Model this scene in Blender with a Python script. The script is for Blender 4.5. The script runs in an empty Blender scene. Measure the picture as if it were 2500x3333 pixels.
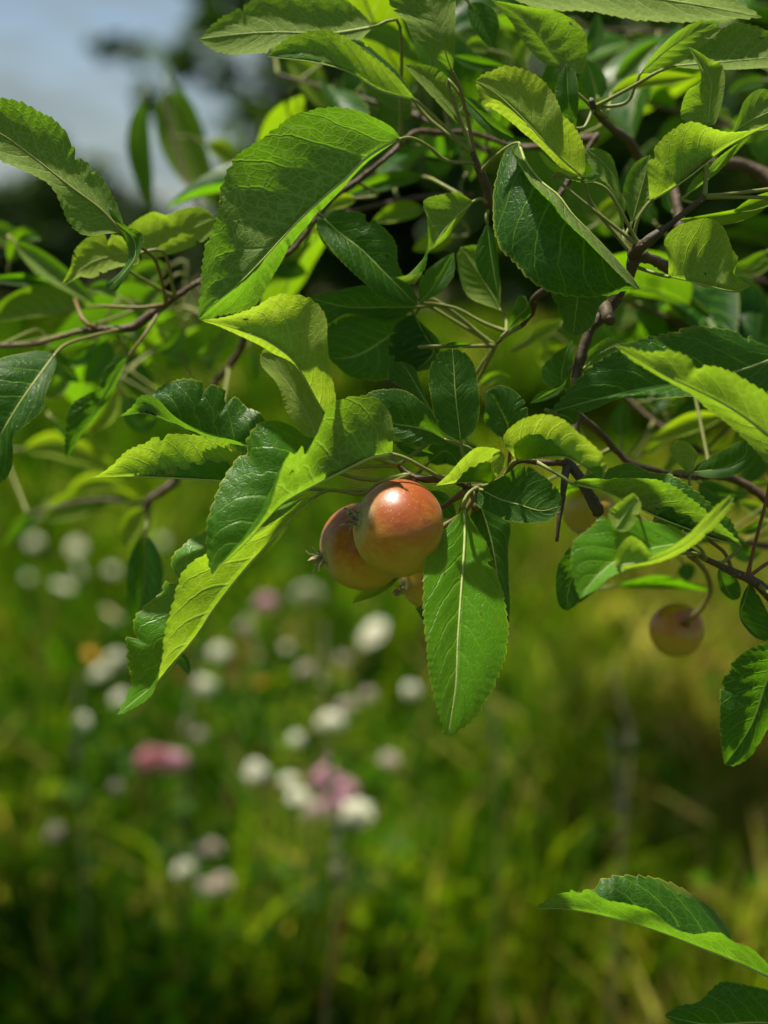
import bpy, math, random
import numpy as np
from mathutils import Vector, Matrix

# ------------------------------------------------------------------ camera, sky, sun, exposure
SC = bpy.context.scene
FOCUS = 0.70                     # metres to the apples
CAM_H = 1.10                     # camera height above the soil
PITCH = math.radians(8.7)        # looking slightly down
LENS, SENS_W = 50.0, 24.0
cam_data = bpy.data.cameras.new('camera')
cam = bpy.data.objects.new('camera', cam_data)
SC.collection.objects.link(cam)
cam.location = (0, 0, CAM_H)
cam.rotation_euler = (math.radians(90) - PITCH, 0, 0)
cam_data.sensor_fit = 'HORIZONTAL'
cam_data.sensor_width = SENS_W
cam_data.lens = LENS
cam_data.clip_start = 0.02
cam_data.clip_end = 2000
cam_data.dof.use_dof = True
cam_data.dof.focus_distance = FOCUS
cam_data.dof.aperture_fstop = 3.7
SC.camera = cam

SUN_EL, SUN_AZ = 76.0, -74.0      # azimuth measured from +Y towards +X
world = bpy.data.worlds.new('World')
SC.world = world
world.use_nodes = True
wn = world.node_tree.nodes; wl = world.node_tree.links
for n in list(wn): wn.remove(n)
w_out = wn.new('ShaderNodeOutputWorld'); w_bg = wn.new('ShaderNodeBackground')
w_sky = wn.new('ShaderNodeTexSky'); w_sky.sky_type = 'NISHITA'; w_sky.sun_disc = False
w_sky.sun_elevation = math.radians(SUN_EL); w_sky.sun_rotation = math.radians(SUN_AZ)
w_sky.air_density = 1.0; w_sky.dust_density = 1.0
w_co = wn.new('ShaderNodeTexCoord'); w_map = wn.new('ShaderNodeMapping')
w_map.inputs['Scale'].default_value = (1.0, 1.0, 4.5); w_map.inputs['Rotation'].default_value = (0, 0.35, 0)
w_ns = wn.new('ShaderNodeTexNoise'); w_ns.inputs['Scale'].default_value = 15.0
w_ns.inputs['Detail'].default_value = 5; w_ns.inputs['Roughness'].default_value = 0.55
w_rmp = wn.new('ShaderNodeValToRGB')
w_rmp.color_ramp.elements[0].position = 0.43; w_rmp.color_ramp.elements[0].color = (0.0, 0.0, 0.0, 1)
w_rmp.color_ramp.elements[1].position = 0.60; w_rmp.color_ramp.elements[1].color = (1, 1, 1, 1)
w_mix = wn.new('ShaderNodeMixRGB'); w_mix.inputs[2].default_value = (3.0, 3.7, 3.9, 1)
wl.new(w_co.outputs['Generated'], w_map.inputs['Vector']); wl.new(w_map.outputs[0], w_ns.inputs['Vector'])
wl.new(w_ns.outputs['Fac'], w_rmp.inputs[0]); wl.new(w_rmp.outputs[0], w_mix.inputs[0])
wl.new(w_sky.outputs[0], w_mix.inputs[1]); wl.new(w_mix.outputs[0], w_bg.inputs['Color'])
w_bg.inputs['Strength'].default_value = 0.054
wl.new(w_bg.outputs[0], w_out.inputs['Surface'])

sun_data = bpy.data.lights.new('sun', 'SUN')
sun_data.energy = 5.0; sun_data.angle = math.radians(2.2); sun_data.color = (1.0, 0.94, 0.80)
sun = bpy.data.objects.new('sun', sun_data); SC.collection.objects.link(sun)
_el, _az = math.radians(SUN_EL), math.radians(SUN_AZ)
SUN_DIR = Vector((math.sin(_az) * math.cos(_el), math.cos(_az) * math.cos(_el), math.sin(_el)))
sun.rotation_euler = SUN_DIR.to_track_quat('Z', 'Y').to_euler()

SC.view_settings.view_transform = 'Standard'
SC.view_settings.look = 'None'
SC.view_settings.exposure = 0.92
SC.view_settings.gamma = 1.0
SC.view_settings.use_curve_mapping = False
SC.render.engine = 'CYCLES'
SC.cycles.use_denoising = True
SC.cycles.max_bounces = 4
SC.cycles.diffuse_bounces = 3
SC.cycles.glossy_bounces = 2
SC.cycles.use_adaptive_sampling = True
SC.cycles.adaptive_threshold = 0.03
SC.cycles.transparent_max_bounces = 8
SC.cycles.transmission_bounces = 3
SC.cycles.sample_clamp_indirect = 6
SC.cycles.caustics_reflective = False
SC.cycles.caustics_refractive = False

# ------------------------------------------------------------------ helpers
rng = np.random.default_rng(7)
random.seed(7)
COL = SC.collection
AX_R = np.array([1.0, 0, 0])
AX_U = np.array([0, math.sin(PITCH), math.cos(PITCH)])
AX_F = np.array([0, math.cos(PITCH), -math.sin(PITCH)])
CAM = np.array([0, 0, CAM_H])
K = SENS_W / LENS / 2500.0       # metres per source pixel per metre of distance

REG = {0: (0, 0, 2500 / 1659), 1: (0, 0, .5425), 2: (800, 0, .5425), 3: (1600, 0, .5425),
       4: (0, 800, .5425), 5: (800, 800, .5425), 6: (1600, 800, .5425), 7: (300, 1500, .9042),
       8: (1600, 1600, .5425), 9: (1250, 2333, .7535), 10: (0, 1700, .7535), 11: (0, 2333, .7535),
       12: (950, 1450, .3918), 13: (1000, 300, .5425)}

def src(T, x, y):
    ox, oy, s = REG[T]
    return ox + x * s, oy + y * s

def unproject(sx, sy, zcm):
    """a sight line through the picture taken zcm in front of (+) or behind (-) the apples"""
    d = FOCUS - zcm / 100.0
    X = (sx - 1250.0) * K * d
    Y = -(sy - 1666.5) * K * d
    return CAM + AX_R * X + AX_U * Y + AX_F * d

def at(T, x, y, z=0.0):
    return unproject(*src(T, x, y), z)

def ray(T, x, y):
    sx, sy = src(T, x, y)
    v = AX_R * ((sx - 1250) * K) + AX_U * (-(sy - 1666.5) * K) + AX_F
    return v

def parse(s):
    return [tuple(float(q) for q in p.split(',')) for p in s.split()]

def resample(P, n, closed=False):
    """Catmull-Rom through P, n+1 points equally spaced along it"""
    P = np.asarray(P, float)
    if len(P) == 2:
        t = np.linspace(0, 1, n + 1)[:, None]
        return P[0] * (1 - t) + P[1] * t
    Q = np.vstack([2 * P[0] - P[1], P, 2 * P[-1] - P[-2]])
    out = []
    for i in range(1, len(Q) - 2):
        p0, p1, p2, p3 = Q[i - 1], Q[i], Q[i + 1], Q[i + 2]
        m1 = (p2 - p0) * .5; m2 = (p3 - p1) * .5
        L = np.linalg.norm(p2 - p1)
        for m_ in (m1, m2):
            l = np.linalg.norm(m_)
            if l > 1.2 * L and l > 0: m_ *= 1.2 * L / l
        t = np.linspace(0, 1, 16, endpoint=False)[:, None]
        out.append((2*t**3 - 3*t**2 + 1) * p1 + (t**3 - 2*t**2 + t) * m1 + (-2*t**3 + 3*t**2) * p2 + (t**3 - t**2) * m2)
    out = np.vstack(out + [P[-1:]])
    d = np.r_[0, np.cumsum(np.linalg.norm(np.diff(out[:, :], axis=0), axis=1))]
    tt = np.linspace(0, d[-1], n + 1)
    return np.stack([np.interp(tt, d, out[:, k]) for k in range(out.shape[1])], 1)

def smooth(a, k=3, it=2):
    a = np.array(a, float)
    for _ in range(it):
        p = np.r_[np.repeat(a[0], k), a, np.repeat(a[-1], k)]
        a = np.convolve(p, np.ones(2 * k + 1) / (2 * k + 1), 'valid')
    return a

def mesh_from(name, V, F, mats=(), mi=None, uv=None, col=None, smooth_faces=True):
    me = bpy.data.meshes.new(name)
    V = np.asarray(V, np.float32)
    lens = np.array([len(f) for f in F], np.int32) if not isinstance(F, np.ndarray) else np.full(len(F), F.shape[1], np.int32)
    flat = np.concatenate([np.asarray(f, np.int32) for f in F]) if not isinstance(F, np.ndarray) else F.astype(np.int32).ravel()
    me.vertices.add(len(V)); me.vertices.foreach_set('co', V.ravel())
    me.loops.add(len(flat)); me.loops.foreach_set('vertex_index', flat)
    me.polygons.add(len(lens))
    me.polygons.foreach_set('loop_start', np.r_[0, np.cumsum(lens)[:-1]].astype(np.int32))
    me.polygons.foreach_set('loop_total', lens)
    for m in mats: me.materials.append(m)
    if mi is not None: me.polygons.foreach_set('material_index', np.asarray(mi, np.int32))
    me.polygons.foreach_set('use_smooth', np.full(len(lens), smooth_faces))
    if uv is not None:
        l = me.uv_layers.new(name='UVMap'); l.data.foreach_set('uv', np.asarray(uv, np.float32)[flat].ravel())
    if col is not None:
        a = me.color_attributes.new('tone', 'FLOAT_COLOR', 'POINT')
        c = np.ones((len(V), 4), np.float32); c[:, :col.shape[1]] = col
        a.data.foreach_set('color', c.ravel())
    me.update(); me.validate()
    return me

def link(name, data, parent=None, loc=None):
    o = bpy.data.objects.new(name, data)
    COL.objects.link(o)
    if parent is not None: o.parent = parent
    if loc is not None: o.location = loc
    return o

def tag(o, label=None, cat=None, group=None, kind=None):
    if label: o['label'] = label
    if cat: o['category'] = cat
    if group: o['group'] = group
    if kind: o['kind'] = kind
    return o

def tube(C, R, sides=8, jitter=0.0, cap=True):
    """rings round a centre line; returns verts, quads"""
    C = np.asarray(C, float); n = len(C)
    R = np.broadcast_to(np.asarray(R, float), (n,))
    T = np.gradient(C, axis=0); T /= np.linalg.norm(T, axis=1)[:, None] + 1e-12
    ref = np.array([0.31, 0.2, 0.93]) if abs(T[0] @ np.array([0, 0, 1.0])) < .8 else np.array([1.0, .1, 0])
    u = np.cross(T[0], ref); u /= np.linalg.norm(u)
    V = []
    ang = np.linspace(0, 2 * np.pi, sides, endpoint=False)
    for i in range(n):
        u = u - T[i] * (u @ T[i]); u /= np.linalg.norm(u) + 1e-12
        w = np.cross(T[i], u)
        rr = R[i] * (1 + jitter * rng.standard_normal(sides)) if jitter else R[i] * np.ones(sides)
        V.append(C[i] + (np.cos(ang) * rr)[:, None] * u + (np.sin(ang) * rr)[:, None] * w)
    V = np.vstack(V)
    i = np.arange(n - 1)[:, None] * sides; j = np.arange(sides)[None]
    j2 = (j + 1) % sides
    F = np.stack([i + j, i + j2, i + sides + j2, i + sides + j], -1).reshape(-1, 4)
    F = [tuple(f) for f in F]
    if cap:
        F.append(tuple(range(sides))[::-1]); F.append(tuple((n - 1) * sides + k for k in range(sides)))
    return V, F

# ------------------------------------------------------------------ materials
def new_mat(name):
    m = bpy.data.materials.new(name); m.use_nodes = True
    nt = m.node_tree
    for n in list(nt.nodes): nt.nodes.remove(n)
    return m, nt

class G:
    """small node-writing helper"""
    def __init__(s, nt): s.nt = nt
    def n(s, t, **kw):
        nd = s.nt.nodes.new(t)
        for k, v in kw.items(): setattr(nd, k, v)
        return nd
    def put(s, sock, v):
        if isinstance(v, bpy.types.NodeSocket): s.nt.links.new(v, sock)
        else: sock.default_value = v
    def m(s, op, a, b=0.0, c=None, clamp=False):
        nd = s.n('ShaderNodeMath', operation=op, use_clamp=clamp)
        s.put(nd.inputs[0], a); s.put(nd.inputs[1], b)
        if c is not None: s.put(nd.inputs[2], c)
        return nd.outputs[0]
    def mix(s, f, a, b, mode='MIX'):
        nd = s.n('ShaderNodeMixRGB', blend_type=mode)
        s.put(nd.inputs[0], f)
        for k, v in ((1, a), (2, b)):
            if not isinstance(v, bpy.types.NodeSocket) and len(v) == 3: v = (*v, 1)
            s.put(nd.inputs[k], v)
        return nd.outputs[0]
    def ramp(s, v, lo, hi, a=0.0, b=1.0):
        nd = s.n('ShaderNodeMapRange', interpolation_type='SMOOTHSTEP')
        s.put(nd.inputs[0], v); nd.inputs[1].default_value = lo; nd.inputs[2].default_value = hi
        nd.inputs[3].default_value = a; nd.inputs[4].default_value = b
        return nd.outputs[0]
    def vec(s, x, y, z=0.0):
        nd = s.n('ShaderNodeCombineXYZ')
        for k, v in enumerate((x, y, z)): s.put(nd.inputs[k], v)
        return nd.outputs[0]
    def noise(s, vec, scale, detail=3, rough=.5):
        nd = s.n('ShaderNodeTexNoise'); s.put(nd.inputs['Vector'], vec)
        nd.inputs['Scale'].default_value = scale; nd.inputs['Detail'].default_value = detail
        nd.inputs['Roughness'].default_value = rough
        return nd.outputs['Fac']
    def voro(s, vec, scale, feature='F1', rand=1.0):
        nd = s.n('ShaderNodeTexVoronoi', feature=feature); s.put(nd.inputs['Vector'], vec)
        nd.inputs['Scale'].default_value = scale; nd.inputs['Randomness'].default_value = rand
        return nd.outputs['Distance']
    def attr(s, name, typ='OBJECT'):
        nd = s.n('ShaderNodeAttribute', attribute_name=name, attribute_type=typ)
        return nd
    def bump(s, h, strength, dist):
        nd = s.n('ShaderNodeBump'); s.put(nd.inputs['Height'], h)
        nd.inputs['Strength'].default_value = strength; nd.inputs['Distance'].default_value = dist
        return nd.outputs[0]
    def bsdf(s, col, rough=.5, spec=.5, normal=None, **kw):
        nd = s.n('ShaderNodeBsdfPrincipled')
        if not isinstance(col, bpy.types.NodeSocket) and len(col) == 3: col = (*col, 1)
        s.put(nd.inputs['Base Color'], col); s.put(nd.inputs['Roughness'], rough)
        s.put(nd.inputs['Specular IOR Level'], spec)
        if normal is not None: s.put(nd.inputs['Normal'], normal)
        for k, v in kw.items(): s.put(nd.inputs[k.replace('_', ' ')], v)
        return nd.outputs[0]
    def out(s, sh):
        o = s.n('ShaderNodeOutputMaterial'); s.nt.links.new(sh, o.inputs['Surface'])
    def mixsh(s, f, a, b):
        nd = s.n('ShaderNodeMixShader'); s.put(nd.inputs[0], f)
        s.nt.links.new(a, nd.inputs[1]); s.nt.links.new(b, nd.inputs[2])
        return nd.outputs[0]

def leaf_material(fine=True):
    m, nt = new_mat('apple_leaf' if fine else 'apple_leaf_plain'); g = G(nt)
    uvn = g.n('ShaderNodeUVMap', uv_map='UVMap'); sep = g.n('ShaderNodeSeparateXYZ')
    nt.links.new(uvn.outputs[0], sep.inputs[0])
    u, vv = sep.outputs[0], sep.outputs[1]
    rnd = g.n('ShaderNodeObjectInfo').outputs['Random']
    r10 = g.m('MULTIPLY', rnd, 37.0)
    tint = g.attr('tint').outputs['Fac']
    v2 = g.m('MULTIPLY', g.m('SUBTRACT', vv, .5), 2.0)
    wob = g.m('SUBTRACT', g.noise(g.vec(g.m('MULTIPLY', u, 4.0), g.m('MULTIPLY', v2, 2.0), r10), 1.0, 2), .5)
    u2 = g.m('ADD', u, g.m('MULTIPLY', wob, .07))
    a = g.m('ABSOLUTE', v2)
    side = g.m('GREATER_THAN', v2, 0.0)
    s_ = g.m('SUBTRACT', g.m('MULTIPLY', u2, 8.2), g.m('MULTIPLY', a, 1.5))
    s_ = g.m('SUBTRACT', s_, g.m('MULTIPLY', g.m('MULTIPLY', a, a), .8))
    s_ = g.m('ADD', s_, g.m('MULTIPLY', side, .45))
    s_ = g.m('ADD', s_, rnd)
    fr = g.m('FRACT', s_)
    dist = g.m('SUBTRACT', .5, g.m('ABSOLUTE', g.m('SUBTRACT', fr, .5)))      # 0 on a vein, .5 between
    wid = g.m('ADD', .040, g.m('MULTIPLY', g.m('SUBTRACT', 1.0, a), .060))
    lat = g.m('SUBTRACT', 1.0, g.m('DIVIDE', dist, wid), clamp=True)
    mid = g.ramp(a, .012, .05, 1.0, 0.0)
    vein = g.m('MAXIMUM', lat, mid)
    if fine:
        c1 = g.vec(g.m('MULTIPLY', g.m('SUBTRACT', u2, g.m('MULTIPLY', a, .10)), 30.0), g.m('MULTIPLY', v2, 7.5), r10)
        n1 = g.ramp(g.voro(c1, 1.0, 'DISTANCE_TO_EDGE'), .015, .11, 1.0, 0.0)
        n2 = g.ramp(g.voro(c1, 2.6, 'DISTANCE_TO_EDGE'), .02, .14, 1.0, 0.0)
        net = g.m('MAXIMUM', g.m('MULTIPLY', n1, .75), g.m('MULTIPLY', n2, .38))
    else:
        net = 0.0
    vall = g.m('MAXIMUM', vein, net)
    blot = g.noise(g.vec(g.m('MULTIPLY', u, 5.0), g.m('MULTIPLY', v2, 2.2), r10), 1.0, 4, .6)
    edge = g.ramp(a, .955, 1.0)
    back = g.n('ShaderNodeNewGeometry').outputs['Backfacing']
    top = g.mix(tint, (.006, .042, .006), (.075, .255, .003))
    top = g.mix(g.ramp(blot, .40, .75, 0, .25), top, (.05, .14, .006))
    top = g.mix(g.m('MULTIPLY', g.m('MAXIMUM', vein, g.m('MULTIPLY', net, .30) if fine else 0.0), .72), top, (.17, .36, .025))
    top = g.mix(g.m('MULTIPLY', mid, .8), top, (.34, .46, .10))
    bot = g.mix(tint, (.118, .190, .035), (.22, .31, .022))
    bot = g.mix(g.m('MULTIPLY', vall, .62), bot, (.36, .45, .16))
    colr = g.mix(back, top, bot)
    colr = g.mix(g.m('MULTIPLY', edge, .75), colr, (.36, .40, .035))
    # blemishes: small brown specks with a shape of their own
    spk = g.vec(g.m('MULTIPLY', u, 6.0), g.m('MULTIPLY', v2, 3.0), g.m('MULTIPLY', r10, 1.7))
    vd = g.n('ShaderNodeTexVoronoi'); g.put(vd.inputs['Vector'], spk); vd.inputs['Scale'].default_value = 1.0
    rr = g.n('ShaderNodeSeparateColor'); nt.links.new(vd.outputs['Color'], rr.inputs[0])
    on = g.m('GREATER_THAN', rr.outputs[0], .70)
    dd = g.m('ADD', vd.outputs['Distance'], g.m('MULTIPLY', g.m('SUBTRACT', g.noise(spk, 6.0, 3), .5), .14))
    spot = g.m('MULTIPLY', g.ramp(dd, .05, .10, 1.0, 0.0), on)
    colr = g.mix(g.m('MULTIPLY', spot, .85), colr, (.085, .035, .012))
    old = g.m('MULTIPLY', g.ramp(g.noise(g.vec(g.m('MULTIPLY', u, 3.0), g.m('MULTIPLY', v2, 1.3), g.m('ADD', r10, 5.0)), 1.0, 5, .62), .62, .74), g.ramp(a, .15, .8))
    colr = g.mix(g.m('MULTIPLY', old, .55), colr, (.20, .20, .03))
    tr = g.mix(tint, (.085, .30, .002), (.42, .60, .004))
    tr = g.mix(g.m('MULTIPLY', vall, .55), tr, g.mix(tint, (.22, .46, .03), (.58, .72, .14)))
    tr = g.mix(g.ramp(blot, .35, .75, 0, .45), tr, (.16, .36, .003))
    tr = g.mix(g.m('MULTIPLY', spot, .9), tr, (.05, .02, .005))
    sgn = g.m('SUBTRACT', g.m('MULTIPLY', back, 2.0), 1.0)
    h = g.m('MULTIPLY', g.m('ADD', g.m('MULTIPLY', vein, 1.0), g.m('MULTIPLY', net, .42) if fine else 0.0), sgn)
    h = g.m('ADD', h, g.m('MULTIPLY', blot, .5))
    nor = g.bump(h, .42, .0007)
    rough = g.m('ADD', .30, g.m('MULTIPLY', back, .33))
    rough = g.m('ADD', rough, g.m('MULTIPLY', blot, .16))
    spec = g.m('SUBTRACT', .26, g.m('MULTIPLY', back, .10))
    p = g.bsdf(colr, rough, spec, nor)
    t = g.n('ShaderNodeBsdfTranslucent'); g.put(t.inputs['Color'], tr); g.put(t.inputs['Normal'], nor)
    sh = g.mixsh(.50, p, t.outputs[0])
    if fine:                                                     # a few insect holes
        hv = g.n('ShaderNodeTexVoronoi'); g.put(hv.inputs['Vector'], g.vec(g.m('MULTIPLY', u, 5.0), g.m('MULTIPLY', v2, 2.4), g.m('MULTIPLY', r10, 3.1))); hv.inputs['Scale'].default_value = 1.0
        hc = g.n('ShaderNodeSeparateColor'); nt.links.new(hv.outputs['Color'], hc.inputs[0])
        hd = g.m('ADD', hv.outputs['Distance'], g.m('MULTIPLY', g.m('SUBTRACT', g.noise(g.vec(g.m('MULTIPLY', u, 40.0), g.m('MULTIPLY', v2, 16.0), r10), 1.0, 2), .5), .10))
        hole = g.m('MULTIPLY', g.m('LESS_THAN', hd, .085), g.m('GREATER_THAN', hc.outputs[1], .90))
        hole = g.m('MULTIPLY', hole, g.m('GREATER_THAN', a, .12))
        sh = g.mixsh(hole, sh, g.n('ShaderNodeBsdfTransparent').outputs[0])
    g.out(sh)
    return m

def petiole_material(name='leaf_stalk', green=(.17, .22, .045), brown=(.16, .050, .024)):
    m, nt = new_mat(name); g = G(nt)
    red = g.attr('red').outputs['Fac']
    co = g.n('ShaderNodeTexCoord').outputs['Object']
    nz = g.noise(co, 260, 3)
    c = g.mix(red, green, brown)
    c = g.mix(g.ramp(nz, .45, .75, 0, .35), c, (.13, .12, .045))
    nor = g.bump(nz, .4, .0004)
    g.out(g.bsdf(c, .55, .35, nor, Subsurface_Weight=0.0))
    return m

def bark_material():
    m, nt = new_mat('apple_bark'); g = G(nt)
    co = g.n('ShaderNodeTexCoord').outputs['Object']
    n1 = g.noise(co, 60, 5, .6); n2 = g.noise(co, 420, 4, .6)
    red = g.attr('red').outputs['Fac']
    c = g.mix(n1, (.026, .018, .009), (.115, .080, .040))
    c = g.mix(g.m('MULTIPLY', red, .8), c, (.080, .032, .016))
    lent = g.ramp(g.voro(co, 330), .12, .22, 1, 0)
    c = g.mix(g.m('MULTIPLY', lent, .55), c, (.33, .27, .20))
    c = g.mix(g.ramp(n2, .55, .8, 0, .5), c, (.025, .018, .015))
    h = g.m('ADD', g.m('MULTIPLY', n2, .6), g.m('ADD', n1, g.m('MULTIPLY', lent, .5)))
    g.out(g.bsdf(c, .62, .35, g.bump(h, .8, .0012)))
    return m

def apple_material():
    m, nt = new_mat('apple_skin'); g = G(nt)
    at_ = g.attr('tone', 'GEOMETRY'); sp = g.n('ShaderNodeSeparateColor'); nt.links.new(at_.outputs['Color'], sp.inputs[0])
    blush, cal, lon = sp.outputs[0], sp.outputs[1], sp.outputs[2]
    co = g.n('ShaderNodeTexCoord').outputs['Object']
    n1 = g.noise(co, 70, 4, .6); n2 = g.noise(co, 190, 3, .6)
    st = g.n('ShaderNodeMapping'); nt.links.new(co, st.inputs[0]); st.inputs['Scale'].default_value = (1, 1, .16)
    streak = g.noise(st.outputs[0], 420, 3, .6)
    b = g.m('ADD', blush, g.m('MULTIPLY', g.m('SUBTRACT', n1, .5), .95))
    b = g.m('ADD', b, g.m('MULTIPLY', g.m('SUBTRACT', streak, .5), .45))
    b = g.ramp(b, .08, 1.08)
    green = g.mix(n2, (.34, .28, .022), (.48, .33, .026))
    orange = (.42, .165, .009); redc = (.27, .058, .009)
    c = g.mix(g.ramp(b, 0, .5), green, orange)
    c = g.mix(g.ramp(b, .45, 1.0), c, redc)
    c = g.mix(g.ramp(n1, .60, .8, 0, .5), c, (.16, .030, .012))
    dots = g.ramp(g.voro(co, 620), .12, .26, 1, 0)
    c = g.mix(g.m('MULTIPLY', dots, .48), c, (.42, .28, .06))
    fz = g.m('MULTIPLY', cal, g.ramp(n2, .30, .62))
    c = g.mix(fz, c, (.34, .38, .19))
    # a few small bruises
    br = g.ramp(g.voro(co, 95), .10, .17, 1, 0)
    br = g.m('MULTIPLY', br, g.ramp(n1, .50, .58))
    c = g.mix(g.m('MULTIPLY', br, .55), c, (.13, .035, .02))
    rough = g.m('ADD', .27, g.m('ADD', g.m('MULTIPLY', cal, .35), g.m('MULTIPLY', n2, .16)))
    nor = g.bump(g.m('ADD', n2, g.m('MULTIPLY', dots, .3)), .22, .0006)
    g.out(g.bsdf(c, rough, .5, nor, Sheen_Weight=.05, Sheen_Roughness=.45))
    return m

def plain_material(name, c1, c2, scale=60, rough=.7, transl=0.0, spec=.3):
    m, nt = new_mat(name); g = G(nt)
    co = g.n('ShaderNodeTexCoord').outputs['Object']
    c = g.mix(g.noise(co, scale, 3), c1, c2)
    p = g.bsdf(c, rough, spec)
    if transl:
        t = g.n('ShaderNodeBsdfTranslucent'); g.put(t.inputs['Color'], c)
        p = g.mixsh(transl, p, t.outputs[0])
    g.out(p); return m

def tone_material(name, transl=.4, rough=.55, spec=.3, mul=(1, 1, 1)):
    m, nt = new_mat(name); g = G(nt)
    a = g.attr('tone', 'GEOMETRY').outputs['Color']
    c = g.mix(1.0, a, mul, 'MULTIPLY')
    p = g.bsdf(c, rough, spec)
    t = g.n('ShaderNodeBsdfTranslucent'); g.put(t.inputs['Color'], g.mix(1.0, c, (1.25, 1.25, .6), 'MULTIPLY'))
    g.out(g.mixsh(transl, p, t.outputs[0])); return m

def soil_material():
    m, nt = new_mat('meadow_soil'); g = G(nt)
    co = g.n('ShaderNodeTexCoord').outputs['Object']
    c = g.mix(g.ramp(g.noise(co, 1.3, 5), .35, .65), (.030, .048, .010), (.080, .085, .022))
    c = g.mix(g.ramp(g.noise(co, 9, 5), .45, .7, 0, .7), c, (.10, .075, .03))
    g.out(g.bsdf(c, .9, .1, g.bump(g.noise(co, 30, 5), .6, .05))); return m

M_LEAF = leaf_material(True)
M_LEAF2 = leaf_material(False)
M_PET = petiole_material()
M_BARK = bark_material()
M_RIB = petiole_material('leaf_midrib', (.36, .46, .12), (.22, .13, .05))
M_APPLE = apple_material()
M_SEPAL = plain_material('sepal_dry', (.55, .50, .32), (.16, .07, .03), 500, .8)
M_SEPALG = plain_material('sepal_green', (.58, .62, .34), (.36, .32, .16), 400, .8, .2)
M_FARLEAF = tone_material('far_foliage', .42, .5, .3)
M_GRASS = tone_material('grass_blades', .48, .8, .03)
M_SOIL = soil_material()

# ------------------------------------------------------------------ the ground and the meadow
def ground():
    n = 60
    xs = np.linspace(-1, 1, n); g = np.sign(xs) * np.abs(xs) ** 2.5 * 400
    X, Y = np.meshgrid(g, g + 5)
    Z = .03 * np.sin(X * 1.3) * np.cos(Y * 1.1) - .015
    V = np.stack([X, Y, Z], -1).reshape(-1, 3)
    i = np.arange(n - 1)[:, None] * n + np.arange(n - 1)[None]
    F = np.stack([i, i + 1, i + n + 1, i + n], -1).reshape(-1, 4)
    o = link('ground', mesh_from('ground', V, F, [M_SOIL]))
    tag(o, kind='structure')

def vnoise(x, y, s, seed=0):
    """cheap smooth value noise"""
    r = np.random.default_rng(seed); T = r.random((64, 64))
    x = x / s; y = y / s
    xi = np.floor(x).astype(int); yi = np.floor(y).astype(int)
    fx = x - xi; fy = y - yi
    fx = fx * fx * (3 - 2 * fx); fy = fy * fy * (3 - 2 * fy)
    g = lambda a, b: T[a % 64, b % 64]
    return (g(xi, yi) * (1 - fx) + g(xi + 1, yi) * fx) * (1 - fy) + (g(xi, yi + 1) * (1 - fx) + g(xi + 1, yi + 1) * fx) * fy

def leaf_cloud(P, size, tones, droop=.5):
    """six-sided folded leaf blades at points P"""
    n = len(P)
    d = rng.normal(0, 1, (n, 3)); d[:, 2] -= droop; d /= np.linalg.norm(d, axis=1)[:, None]
    q = rng.normal(0, 1, (n, 3)); s = np.cross(d, q); s /= np.linalg.norm(s, axis=1)[:, None]
    nn = np.cross(s, d)
    L = (size * (.7 + .6 * rng.random(n)))[:, None]; W = L * .27
    V = np.zeros((n, 6, 3))
    V[:, 0] = P; V[:, 1] = P + d * L
    V[:, 2] = P + d * L * .30 + s * W + nn * W * .35; V[:, 3] = P + d * L * .68 + s * W * .85 + nn * W * .3
    V[:, 4] = P + d * L * .30 - s * W + nn * W * .35; V[:, 5] = P + d * L * .68 - s * W * .85 + nn * W * .3
    b = np.arange(n)[:, None] * 6
    F = np.concatenate([b + np.array([0, 2, 3, 1]), b + np.array([0, 1, 5, 4])], 0)
    return V.reshape(-1, 3), F, np.repeat(tones, 6, 0)

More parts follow.
